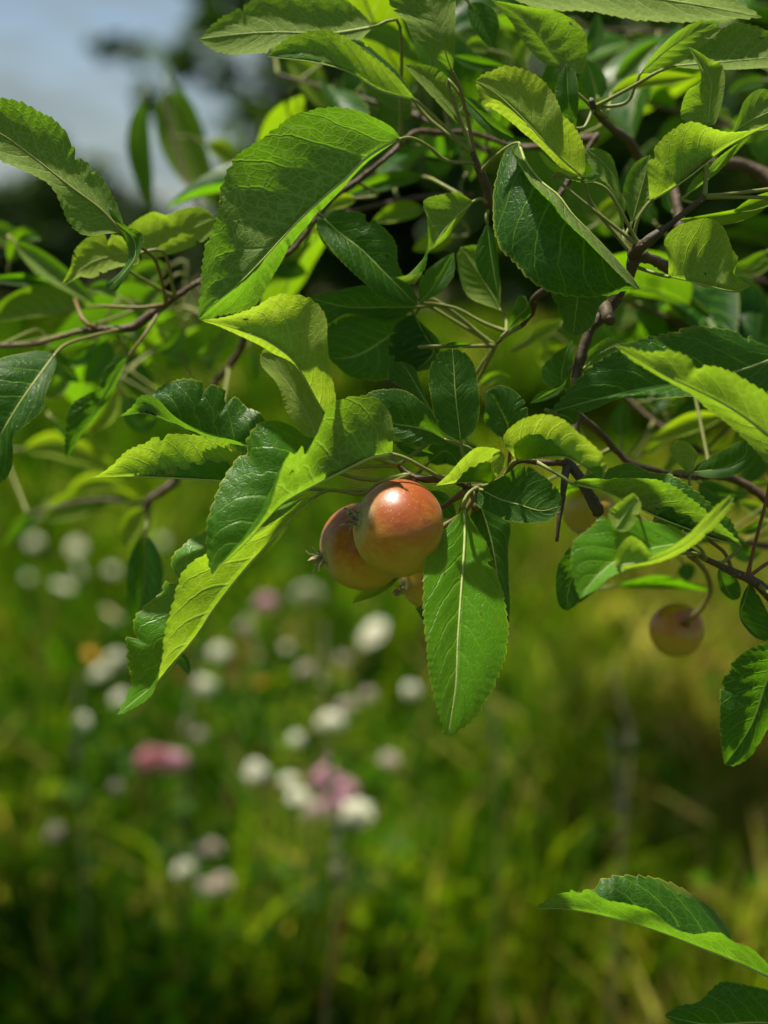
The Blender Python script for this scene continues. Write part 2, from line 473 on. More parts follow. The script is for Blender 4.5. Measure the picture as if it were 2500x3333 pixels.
def grass():
    rows = []
    for (y0, y1, n, hgt, wid) in ((1.0, 3.2, 24000, .31, .0046), (3.2, 6.0, 32000, .33, .0075), (6.0, 12, 24000, .35, .014), (12, 40, 20000, .38, .032)):
        y = y0 + (y1 - y0) * np.sqrt(rng.random(n)) if y0 < 5 else y0 + (y1 - y0) * rng.random(n)
        x = (rng.random(n) * 2 - 1) * (y * .34 + .5)
        rows.append(np.stack([x, y, np.full(n, hgt), np.full(n, wid)], 1))
    R = np.vstack(rows); n = len(R)
    x, y = R[:, 0], R[:, 1]
    tuft = vnoise(x, y, .16, 1) * .6 + vnoise(x, y, .45, 2) * .4
    # blades lean together in tufts
    h = R[:, 2] * (.30 + .85 * rng.random(n) ** 1.3) * (.25 + 1.35 * tuft)
    w = R[:, 3] * (.5 + 1.1 * rng.random(n))
    az = vnoise(x, y, .3, 9) * 14 + rng.normal(0, .9, n)
    lean = h * (.12 + .7 * rng.random(n) ** 1.5)
    dx, dy = np.cos(az), np.sin(az)
    tw = az + np.pi / 2 + rng.normal(0, .5, n)
    wx, wy = np.cos(tw) * w, np.sin(tw) * w
    ts = np.array([0, .4, .75, 1.0]); ws = np.array([.8, 1.0, .65, 0.0])
    V = np.zeros((n, 7, 3)); k = 0
    for t, s in zip(ts, ws):
        cx = x + dx * lean * t ** 2; cy = y + dy * lean * t ** 2; cz = h * (t - .28 * np.minimum(lean / h, 1) * t ** 3)
        if s > 0:
            V[:, k] = np.stack([cx - wx * s, cy - wy * s, cz], 1); V[:, k + 1] = np.stack([cx + wx * s, cy + wy * s, cz], 1); k += 2
        else:
            V[:, k] = np.stack([cx, cy, cz], 1)
    b = np.arange(n)[:, None] * 7
    F4 = [np.array([0, 1, 3]), np.array([0, 3, 2]), np.array([2, 3, 5]), np.array([2, 5, 4]), np.array([4, 5, 6])]
    F = np.concatenate([b + f for f in F4], 0)
    # tone: lush, yellow and dry blades in patches; the right of the meadow is drier
    pal = np.array([[.019, .068, .002], [.060, .146, .003], [.168, .236, .004], [.42, .37, .07], [.27, .15, .045]])
    dry = vnoise(x, y, .8, 3) * .38 + vnoise(x, y, .2, 4) * .42 + np.clip((x / (y + .3) - .04) * 1.8, -.06, .40) + rng.normal(0, .19, n)
    idx = np.digitize(dry, [.36, .58, .82, .98])
    c = pal[idx] * (.55 + .9 * rng.random(n))[:, None] * (.45 + 1.1 * vnoise(x, y, .28, 21))[:, None]
    colr = np.repeat(c[:, None], 7, 1)
    # broad little leaves of clover and weeds between the blades
    m = 26000
    y2 = 1.1 + 9 * rng.random(m) ** 1.5; x2 = (rng.random(m) * 2 - 1) * (y2 * .34 + .4)
    keep = vnoise(x2, y2, .35, 12) > .42
    P2 = np.stack([x2, y2, .06 + .24 * rng.random(m)], 1)[keep]
    t2 = np.array([[.03, .10, .005], [.07, .18, .005], [.17, .26, .006]])[rng.integers(0, 3, len(P2))] * (.6 + .8 * rng.random(len(P2)))[:, None]
    V2, F2, c2 = leaf_cloud(P2, .032, t2, -.2)
    # fallen straw, mostly where the meadow is dry
    m = 1000
    y3 = 2.1 + 5 * rng.random(m) ** 1.3; x3 = (rng.random(m) ** .6 * 1.5 - .75) * (y3 * .34 + .3)
    a3 = rng.random(m) * 6.283; L3 = .04 + .08 * rng.random(m); w3 = .0022 + .003 * rng.random(m)
    d3 = np.stack([np.cos(a3), np.sin(a3) * .6, .5 + np.abs(rng.normal(0, .7, m))], 1) * L3[:, None]
    p3 = np.stack([x3, y3, .10 + .22 * rng.random(m)], 1); up = np.array([0, -.4, 1.0]) * w3[:, None]
    V3 = np.stack([p3 - up, p3 + d3 - up * .5, p3 + d3 + up * .5, p3 + up], 1).reshape(-1, 3)
    c3 = np.repeat(np.array([[.36, .30, .12]]) * (.4 + .9 * rng.random(m))[:, None], 4, 0)
    nv = n * 7; F4l = [tuple(f) for f in F] + [tuple(f) for f in (F2 + nv)] + [tuple(f) for f in (np.arange(m)[:, None] * 4 + np.arange(4) + nv + len(V2))]
    V = np.vstack([V.reshape(-1, 3), V2, V3]); colr = np.vstack([colr.reshape(-1, 3), c2, c3])
    o = link('grass', mesh_from('grass', V, F4l, [M_GRASS], col=colr))
    tag(o, 'tall unmown meadow grass, green with yellow and dry blades', 'grass', kind='stuff')

# ------------------------------------------------------------------ trees beyond the meadow
def far_tree(label, base, top, clumps, leaves, size, dark=1.0, group=None, name='tree'):
    """trunk with limbs out to each clump; clumps = (centre, radius)"""
    root = link(name, None, loc=base); base = np.array(base, float)
    tag(root, label, 'tree', group)
    top = np.array(top, float)
    C = resample([base, base * .6 + top * .4 + rng.normal(0, .06, 3), top], 14)
    r0 = .035 * np.linalg.norm(top - base) / 1.2
    V, F = tube(C - base, np.linspace(r0, r0 * .35, 15), 10, .06)
    link('trunk', mesh_from('trunk', V, F, [M_BARK]), root)
    VV, FF, off = [], [], 0
    for c, r in clumps:
        c = np.array(c, float); k = int(rng.integers(5, 12)); s = C[k]
        pts = resample([s, s * .5 + c * .5 + np.array([0, 0, .12 * np.linalg.norm(c - s)]), c], 8)
        v, f = tube(pts - base, np.linspace(r0 * .38, r0 * .06, 9), 6)
        link('limb', mesh_from('limb', v, f, [M_BARK]), root)
    pts = []
    vol = np.array([r ** 2 for _, r in clumps]); vol /= vol.sum()
    for (c, r), w in zip(clumps, vol):
        n = int(leaves * w)
        sub = rng.normal(0, 1, (max(4, n // 22), 3)); sub /= np.linalg.norm(sub, axis=1)[:, None]
        sub *= (rng.random(len(sub)) ** .45)[:, None] * r * np.array([1, 1, .8])
        p = sub[rng.integers(0, len(sub), n)] + rng.normal(0, r * .13, (n, 3))
        pts.append(p + np.array(c))
    pts = np.vstack(pts)
    base_t = np.array([[.020, .050, .012], [.035, .085, .014], [.060, .115, .016]])
    tones = base_t[rng.integers(0, 3, len(pts))] * (.7 + .6 * rng.random(len(pts)))[:, None] * dark
    V, F, c = leaf_cloud(pts - base, size, tones)
    link('crown', mesh_from('crown', V, F, [M_FARLEAF], col=c), root)
    return root

def along(T, x, y, dist):
    """point seen at x, y of the picture, dist metres from the camera"""
    v = ray(T, x, y)
    return CAM + v * dist

def far_trees():
    # a neighbouring apple tree, its crown against the sky
    d, k = 10.0, 1.67
    cl = [(along(0, x, y, d + dz), r * k) for x, y, dz, r in
          ((225, 92, 0, .04), (265, 88, 0, .05), (300, 82, .1, .03), (455, 40, .2, .07), (425, 55, .2, .05), (400, 128, 0, .07), (372, 150, 0, .05), (487, 150, .1, .055), (325, 212, 0, .055), (350, 215, .3, .05),
           (580, 255, .2, .08), (600, 310, .2, .10), (555, 330, 0, .09), (640, 230, .2, .11), (645, 110, .4, .10), (520, 395, .2, .08), (590, 400, .3, .12), (690, 180, .4, .14), (680, 330, .1, .34),
           (700, 60, .6, .34), (820, 120, .2, .45), (900, 300, .2, .45), (760, 440, 0, .33), (1000, 60, .5, .5), (1020, 430, .6, .42), (900, 500, .5, .30),
           (600, -60, .4, .35), (850, -120, .4, .5), (640, 480, .3, .2))]
    gb = along(0, 860, 900, 10.6); gb[2] = 0
    tp = along(0, 800, 120, 10.5)
    far_tree('leafy orchard tree behind the branch, its dark crown against the grey sky', gb, tp, cl, 13000, .14, 1.1, name='orchard_tree')
    # a denser one behind the upper right
    d, k = 8.4, 2.0
    cl = [(along(0, x, y, d + dz), r * k) for x, y, dz, r in
          ((1200, 150, 0, .42), (1400, 60, .3, .5), (1560, 250, 0, .45), (1350, 330, .5, .42), (1180, 400, .8, .32), (1500, 480, .3, .38),
           (1660, 420, .2, .45), (1750, 120, .3, .6), (1250, -120, .4, .5), (1620, -100, .2, .5), (1380, 540, .8, .22), (1800, 600, .5, .4))]
    gb = along(0, 1780, 900, 9.4); gb[2] = 0
    far_tree('dense shady orchard tree behind the upper leaves', gb, along(0, 1700, 60, 9.4), cl, 26000, .15, 1.8, name='orchard_tree')
    # the hedge of trees on the horizon at the left
    for k, (x, y, dist, w, lab) in enumerate(((20, 470, 26, 1.5, 'small dark tree on the horizon at the very edge of the meadow'),
                                      (110, 490, 30, 1.4, 'low dark tree on the horizon beside the edge tree'),
                                      (330, 520, 34, 1.3, 'low dark tree on the horizon below the open sky'),
                                      (470, 520, 30, 1.3, 'dark tree on the horizon below the hanging blurred leaves'),
                                      (760, 560, 32, 1.6, 'dark tree on the horizon behind the large pale leaf'),
                                      (1150, 555, 30, 1.8, 'dark tree on the horizon behind the shady branch'))):
        c = along(0, x, y, dist)
        cl = [(c + np.array([rng.normal(0, w * .45), rng.normal(0, .6), rng.normal(0, w * .28) - .2]), w * .55) for _ in range(6)]
        b = c.copy(); b[2] = 0
        far_tree(lab, b, c, cl, 2600, .30, .75, group='trees along the horizon', name='horizon_tree')

# ------------------------------------------------------------------ the apple tree: boughs
TREE_BASE = np.array([.95, 1.25, 0.0])
tree = link('apple_tree', None, loc=TREE_BASE)
tag(tree, 'apple tree with serrated green leaves, its leafy boughs filling the picture above the meadow', 'tree')
BOUGHS = []                                       # (object, centre line points)

def bough(pts, red=0.0, name='branch', jitter=.08, sides=10, label=None, knots=True):
    """pts: strings 'region:x,y,z,r' or world tuples (x,y,z,r in m)"""
    P = []
    for p in pts:
        if isinstance(p, str):
            t, q = p.split(':'); q = [float(v) for v in q.split(',')]
            P.append([*at(int(t), q[0], q[1], q[2]), q[3] / 1000.0])
        else: P.append(list(p))
    P = np.array(P)
    L = np.linalg.norm(np.diff(P[:, :3], axis=0), axis=1).sum()
    n = int(np.clip(L / .0025, 10, 160))
    S = resample(P, n)
    C, R = S[:, :3], np.clip(S[:, 3] * .74, .0003, None)
    if knots:
        R = R * (1 + .13 * np.clip(np.interp(np.arange(n + 1), np.arange(0, n + 6, 5), rng.normal(0, 1, len(np.arange(0, n + 6, 5)))), -1.2, 2))
        C = C + rng.normal(0, 1, C.shape) * (R * .05)[:, None]
    base = C[0].copy()
    V, F = tube(C - TREE_BASE, R, sides, jitter)
    o = link(name, mesh_from(name, V, F, [M_BARK]), tree)
    o['red'] = red
    if label: o['label'] = label
    BOUGHS.append((o, C, R))
    return o

def boughs():
    tb = TREE_BASE
    V, F = tube(resample([(0, 0, -.05), (-.03, .02, .5), (.02, .05, 1.0), (.0, .02, 1.7), (-.06, .0, 2.4)], 40),
                np.interp(np.linspace(0, 1, 41), [0, .06, .5, 1], [.115, .085, .07, .04]), 16, .05)
    link('trunk', mesh_from('trunk', V, F, [M_BARK]), tree)
    w = lambda x, y, z, r: (tb[0] + x, tb[1] + y, tb[2] + z, r)
    bough([w(-.0, .03, .85, .03), w(-.25, -.12, 1.0, .018), '3:1900,1250,-14,8', '3:1560,1010,-14,4.6', '3:1330,985,-13,4', '3:1080,1010,-12,3.6', '3:900,960,-11,3.4',
           '3:830,850,-9,3.2', '3:700,750,-6,2.8', '3:620,660,-3.4,2.5', '3:600,600,-2.5,2.0'])
    bough([w(-.0, .03, .60, .022), w(-.25, -.2, .78, .012), '8:1950,860,-4,5', '8:1659,612,-2.5,3.4', '8:1560,530,-2,2.9', '8:1480,498,-2,2.7', '8:1340,430,-2,2.2', '8:1180,345,-2,1.8', '8:1040,250,-2.5,1.3', '8:900,160,-3,1'], .15)
    bough(['3:1080,1010,-10,3.6', '6:1150,120,-7,3.6', '6:960,80,-3,4', '6:870,70,-2,4.6', '6:820,190,-2.5,3.6', '6:700,380,-3,3.7', '6:600,490,-3,3.3', '6:545,640,-3,3.2', '6:510,800,-3,2.9',
           '6:515,1010,-3,2.6', '6:490,1180,-2.6,2.6', '6:455,1320,-2,2.4', '6:436,1420,-1.4,1.8', '6:425,1530,-1.2,1.7', '8:408,140,-1,1.9', '8:392,300,-1,1.1'])
    bough(['6:850,60,-2,3.5', '3:880,1490,-1.4,3.6', '3:960,1430,-1,2.8', '3:1110,1315,-1,1.9', '3:1220,1225,-1,1.7', '3:1278,1182,-1,1.9'], 0.0)
    bough(['6:690,400,-3,3', '6:680,360,-2.5,4.2', '6:705,440,-1.6,3.8', '6:720,455,-1.4,2.5'])
    bough(['6:515,1010,-3.5,2', '6:640,1115,-6,1.9', '6:760,1240,-7,1.9', '6:850,1310,-7,2', '6:1150,1380,-7,2.4', '6:1500,1420,-8,3', '8:1950,300,-8,5'], .3)
    bough(['6:460,1300,-2,2.4', '6:500,1350,-2,3', '6:570,1470,-1.6,3.2', '6:625,1560,-1.2,3.5', '6:645,1600,-.8,3.2'])
    bough(['6:460,1305,-2,1.8', '6:300,1300,-1.6,1.7', '6:150,1290,-1.2,1.9', '5:1545,1390,-1,2', '5:1440,1440,-1,2.2', '5:1350,1450,-1,2', '5:1260,1410,-.8,1.9', '5:1170,1400,-.5,2.4',
           '5:1080,1400,-.5,2.3', '5:1010,1385,-.6,1.6', '5:960,1350,-.8,1.2', '5:915,1315,-1,.9'], .55, label='dark red fruiting spur carrying the apples')
    bough(['6:390,215,-2.6,2.8', '6:320,270,-3,2.8', '6:255,320,-3.4,2.7', '6:245,390,-3.8,2.6', '6:180,470,-4.4,2.4', '6:80,540,-5,1.4', '6:20,600,-5.4,.8'])
    bough(['6:690,380,-3,2.6', '6:500,250,-3.4,2.7', '6:400,205,-2.8,2.7', '6:330,262,-3,2.6'])
    bough(['3:640,800,-9,2', '13:1400,760,-8,2', '13:1180,740,-6,2.2', '13:1090,690,-4.2,2.8', '13:1080,600,-4,3.1', '13:1060,520,-3.6,3.2', '13:1020,440,-3.3,2.9', '13:990,360,-3,2.2'], .2)
    bough(['3:620,830,-9,3', '13:1300,330,-12,2.2', '13:1000,250,-12,2.1', '13:800,245,-11,2.0', '13:640,245,-10,1.9', '13:500,370,-9,1.9', '13:330,510,-9,1.9', '13:130,660,-9,1.8', '5:260,40,-9,1.8', '4:1500,60,-9,1.8',
           '4:1200,212,-9,1.9', '4:1000,350,-9,2.1', '4:880,430,-9,2.7', '4:790,490,-9,2.9', '4:650,500,-9,2.1', '4:500,512,-9.4,1.7', '4:350,552,-10,1.5', '4:200,590,-11,1.7', '4:0,600,-12,1.6', '4:-300,610,-13,1.2'], .35)
    # boughs further back, out of focus
    bough(['4:1500,250,-12,2.4', '4:1460,580,-18,2.4', '4:1380,720,-19,2.4', '4:1290,830,-20,2.6', '4:1060,1400,-22,3', '4:980,1470,-22,2.6', '4:880,1540,-22,2.2', '4:890,1640,-22,1.4'], .2)
    for pts in (['0:1900,60,-35.1,4', '0:1659,100,-29.7,3', '0:1420,70,-25.7,2', '0:1180,60,-24.3,1.2'],
                ['0:1900,380,-35.1,4', '0:1659,300,-33.8,3', '0:1450,240,-29.7,2', '0:1300,190,-27.0,1.2'],
                ['0:1900,700,-32.4,4', '0:1620,600,-27.0,3', '0:1420,580,-23.0,2', '0:1240,540,-21.6,1.2'],
                ['0:1900,860,-24.3,4', '0:1659,790,-20.2,3', '0:1450,690,-18.9,2', '0:1330,640,-18.9,1.2'],
                ['0:1520,980,-18.9,2.5', '0:1400,900,-20.2,2', '0:1300,800,-21.6,1.4'],
                ['0:1060,330,-14.9,2.5', '0:900,250,-17.6,2', '0:740,200,-20.2,1.5', '0:600,160,-23.0,1.0'],
                ['0:1020,420,-14.9,2.2', '0:880,430,-17.6,1.8', '0:700,470,-20.2,1.2'],
                ['0:560,560,-27.0,2.5', '0:470,520,-32.4,2', '0:400,380,-35.1,1.6', '0:350,210,-36.5,1.0'],
                ['0:450,680,-21.6,1.4', '0:300,770,-27.0,1.2', '0:180,810,-29.7,.8'],
                ['0:330,1090,-29.7,2', '0:200,1080,-29.7,1.6', '0:60,1110,-29.7,1.0'],
                ['0:1659,1180,-18.9,2.5', '0:1500,1160,-14.9,2', '0:1400,1150,-12.2,1.2']):
        bough(pts, .2, sides=8)

def shade_crown():
    """limbs and leaf clumps added out of view above the meadow to shade it"""
    tb = TREE_BASE
    P0 = tb + np.array([-.03, .0, 2.2])
    ends = [(-1.36, 2.2, 2.5), (-1.12, 1.88, 2.4), (-.68, 1.74, 2.5), (-.25, 1.72, 2.45), (.18, 1.74, 2.5), (.02, 2.55, 2.5), (.14, 3.0, 2.55), (1.9, 1.2, 2.7)]
    pts = []
    for e in ends:
        e = np.array(e); C = resample([P0, (P0 + e) / 2 + np.array([0, .1, .25]), e], 20)
        V, F = tube(C - tb, np.linspace(.03, .006, 21), 8, .04)
        link('limb', mesh_from('limb', V, F, [M_BARK]), tree)  # unseen limb added to carry the shading leaves
        for q in range(30):
            c = (e if q < 28 else C[int(rng.integers(17, 21))]) + rng.normal(0, 1, 3) * np.array([.17, .09, .10])
            pts.append(c + rng.normal(0, .075, (46, 3)))
    pts = np.vstack(pts)
    tones = np.array([[.035, .085, .014], [.06, .12, .016]])[rng.integers(0, 2, len(pts))]
    V, F, c = leaf_cloud(pts - tb, .075, tones)
    o = link('crown', mesh_from('crown', V, F, [M_FARLEAF], col=c), tree)  # added foliage, set where its shadow falls on the near meadow
    o['kind'] = 'stuff'

# ------------------------------------------------------------------ leaves
CM_PX = 100 * K * FOCUS          # centimetres per source pixel at the apples

def profile(t, rnd):
    """half-width of an apple leaf blade from stalk to tip, max 1"""
    p = np.sin(np.pi * np.clip(t, 0, 1) ** .80)
    return np.clip(p, 0, 1) ** (.62 if rnd else .80)

def nearest_bough(p):
    best = None
    for o, C, R in BOUGHS:
        d = np.linalg.norm(C - p, axis=1); k = int(d.argmin())
        if best is None or d[k] < best[0]: best = (d[k], o, C[k])
    return best

def blade_grid(M, EA, EB, a_left, NV, teeth, bow, seed, curl=0.0, bite=True):
    """grid across the blade from leaf-left edge over the midrib to leaf-right edge"""
    r = np.random.default_rng(seed)
    n = len(M)
    t = np.linspace(0, 1, n)
    L = np.linalg.norm(np.diff(M, axis=0), axis=1).sum()
    EL, ER = (EA, EB) if a_left else (EB, EA)
    T = np.gradient(M, axis=0); T /= np.linalg.norm(T, axis=1)[:, None] + 1e-12
    rows = []
    amp = .014 * L if teeth else 0
    for side, E in ((-1, EL), (1, ER)):
        D = E - M
        w = np.linalg.norm(D, axis=1)[:, None]
        Dn = D / (w + 1e-9)
        N = np.cross(T, Dn) * side * -1.0                        # towards the upper face
        N /= np.linalg.norm(N, axis=1)[:, None] + 1e-9
        if teeth:
            ph = t * teeth + r.random() + .25 * np.interp(t, np.linspace(0, 1, 12), r.normal(0, 1, 12))
            saw = (ph % 1.0) ** .8
            size = np.interp(t, np.linspace(0, 1, teeth), r.uniform(.55, 1.25, teeth))
            fade = np.clip((t - .04) / .1, 0, 1) * np.clip((1 - t) / .03, 0, 1)
            E = E + Dn * (amp * (saw - .45) * size * fade)[:, None] + T * (amp * .5 * saw * fade)[:, None]
            D = E - M
        if teeth and bite and r.random() < .55:
            for _ in range(int(r.integers(1, 4))):
                c0 = r.uniform(.18, .92); wd = r.uniform(.010, .030); dp_ = r.uniform(.06, .26)
                cut = dp_ * np.clip(1 - ((t - c0) / wd) ** 2, 0, 1) ** .6
                E = E - Dn * (w[:, 0] * cut)[:, None]
            D = E - M
        wavy = np.interp(t, np.linspace(0, 1, 9), r.normal(0, 1, 9))
        wavy = smooth(wavy, max(1, n // 30), 2)
        cols = []
        for k in range(1, NV + 1):
            v = k / NV
            h = bow * np.sin(np.pi * v) * w[:, 0] + .035 * w[:, 0] * wavy * v * v
            h = h + curl * w[:, 0] * v ** 3
            # shallow quilting between the side veins
            q = np.sin(2 * np.pi * (8.2 * t - 1.5 * v - .8 * v * v + (.45 if side > 0 else 0)))
            h = h + .018 * w[:, 0] * q * np.sin(np.pi * v) * (L > .02)
            cols.append(M + D * v + N * h[:, None])
        rows.append(cols)
    grid = rows[0][::-1] + [M] + rows[1]
    Gd = np.stack(grid, 1)                                       # n x (2NV+1) x 3
    m = 2 * NV + 1
    uv = np.stack(np.meshgrid(t, np.linspace(0, 1, m), indexing='ij'), -1).reshape(-1, 2)
    i = (np.arange(n - 1)[:, None] * m + np.arange(m - 1)[None]).ravel()
    F = np.stack([i, i + 1, i + m + 1, i + m], -1)
    return Gd.reshape(-1, 3), F, uv, L

def make_leaf(M, EA, EB, a_left, pet, tint=.4, red=.15, NV=8, teeth=26, bow=.10, seed=0, label=None, fine=True, rib=.55, curl=0.0, owner=None, bite=True):
    V, F, uv, L = blade_grid(M, EA, EB, a_left, NV, teeth, bow, seed, curl, bite)
    F = [tuple(f) for f in F]; mi = [0] * len(F)
    n = len(M); t = np.linspace(0, 1, n)
    st = max(1, n // 24)
    Vt, Ft = tube(M[::st], (rib * (1 - t[::st]) ** .8 + .07) / 1000 * np.clip(L / .08, .4, 1.2), 6)
    off = len(V); F += [tuple(q + off for q in f) for f in Ft]; mi += [1] * len(Ft)
    V = np.vstack([V, Vt]); uv = np.vstack([uv, np.zeros((len(Vt), 2))])
    if pet is not None and len(pet) > 1:
        C = resample(pet, 18)
        R = np.interp(np.linspace(0, 1, 19), [0, .12, .85, 1], [rib * 1.05, .80, .88, 1.35]) / 1000
        Vt, Ft = tube(C, R, 8, .03)
        off = len(V); F += [tuple(q + off for q in f) for f in Ft]; mi += [2] * len(Ft)
        V = np.vstack([V, Vt]); uv = np.vstack([uv, np.zeros((len(Vt), 2))])
    near = nearest_bough(pet[-1] if pet is not None and len(pet) else M[0])
    par = owner or near[1]
    org = M[0]
    o = link('leaf', mesh_from('leaf', V - org, F, [M_LEAF if fine else M_LEAF2, M_RIB, M_PET], mi, uv), par)
    o.location = org - TREE_BASE
    o['tint'] = float(tint); o['red'] = float(red)
    if label: o['label'] = label
    return o

_seed = [100]
def leaf(T, z, mid, A, sa=.5, B=None, sb=.5, face='t', pet=None, tint=.4, wr=.25, rnd=False, teeth=26, label=None, red=.15, bow=.10, curl=0.0, fine=True, n=96, NV=8, bite=True):
    """one leaf read off the photograph: midrib from stalk to tip, edge A and edge B (picture points), z = depths in cm along the
    midrib; sa, sb = how each half leans towards (+) or away from (-) the camera so that the blade keeps its true width; face = the
    face of half A that is seen, t(op) or u(nderside)"""
    _seed[0] += 1; sd = _seed[0]
    pm = parse(mid); z = np.atleast_1d(np.array(z, float))
    S = np.array([src(T, x, y) for x, y in pm])
    M2 = resample(S, n); t = np.linspace(0, 1, n + 1)
    zz = np.interp(t, np.linspace(0, 1, len(z)), z); zz = smooth(zz, 5, 2)
    M = np.array([unproject(*p, q) for p, q in zip(M2, zz)])
    Lcm = np.linalg.norm(np.diff(M, axis=0), axis=1).sum() * 100
    def edge2d(E):
        E = np.array([src(T, x, y) for x, y in parse(E)])
        return resample(np.vstack([S[:1], E, S[-1:]]), n)
    EA2 = edge2d(A)
    if B is None:                                                # mirror of A across the midrib, seen foreshortened
        EB2 = M2 - (EA2 - M2) * .5
    elif B == 'hide':                                            # the half folded away behind half A
        EB2 = M2 + (EA2 - M2) * .62
    else: EB2 = edge2d(B)
    out = []
    W0 = wr * Lcm
    for E2, s in ((EA2, sa), (EB2, sb)):
        dp = np.linalg.norm(E2 - M2, axis=1) * CM_PX
        W = max(W0, dp.max() * 1.02) * profile(t, rnd)
        dz = s * np.sqrt(np.clip(W ** 2 - dp ** 2, 0, None))
        dz = smooth(dz, 4, 2) * np.clip(np.minimum(t, 1 - t) / .05, 0, 1)
        out.append(np.array([unproject(*p, q) for p, q in zip(E2, zz + dz)]))
    d = M2[-1] - M2[0]; k = (EA2 - M2).mean(0)
    cross = d[0] * (-k[1]) - (-d[1]) * k[0]
    a_left = (cross > 0) if face == 't' else (cross < 0)
    pp = None
    if pet is not None:
        q = [M[3], M[0]]
        for w in pet.split():
            if ':' in w: tt, w = w.split(':'); tt = int(tt)
            else: tt = T
            c = [float(v) for v in w.split(',')]
            q.append(at(tt, c[0], c[1], c[2] if len(c) > 2 else z[0]))
        dd, ob, cp = nearest_bough(q[-1])
        if dd < .02: q[-1] = cp
        pp = q
    else:
        dd, ob, cp = nearest_bough(M[0])
        dirn = M[0] - M[8]; dirn /= np.linalg.norm(dirn) + 1e-9
        pp = [M[3], M[0], M[0] + dirn * min(.012, dd * .35), cp] if dd < .07 else [M[3], M[0], M[0] + dirn * .004, M[0] + dirn * .006 + np.array([0, .004, 0])]
    return make_leaf(M, out[0], out[1], a_left, pp, tint, red, NV, teeth, bow, sd, label, fine, curl=curl, bite=bite)

def soft(T, z, mid, w, face='t', tint=.4, sa=.4, sb=None, pet=None, wr=.25, red=.2):
    """an out-of-focus leaf: midrib and its seen half-width (fraction of the length) on either side"""
    pm = np.array(parse(mid)); n = 16
    z = tuple(q * 1.75 if q < -5 else q for q in z)
    Mr = resample(pm, n); t = np.linspace(0, 1, n + 1)
    Tn = np.gradient(Mr, axis=0); Tn /= np.linalg.norm(Tn, axis=1)[:, None] + 1e-9
    Nn = np.stack([Tn[:, 1], -Tn[:, 0]], 1)                     # picture-left of base->tip
    L = np.linalg.norm(np.diff(Mr, axis=0), axis=1).sum()
    wl_, wr_ = (w, w) if np.isscalar(w) else w
    pr = profile(t, False)[:, None] * L
    f = lambda q: ' '.join('%.1f,%.1f' % tuple(p) for p in q[1:-1])
    return leaf(T, z, mid, f(Mr + Nn * pr * wl_), sa, f(Mr - Nn * pr * wr_), sa if sb is None else sb, face, pet, tint, wr,
                teeth=0, fine=False, n=28, NV=4, red=red)

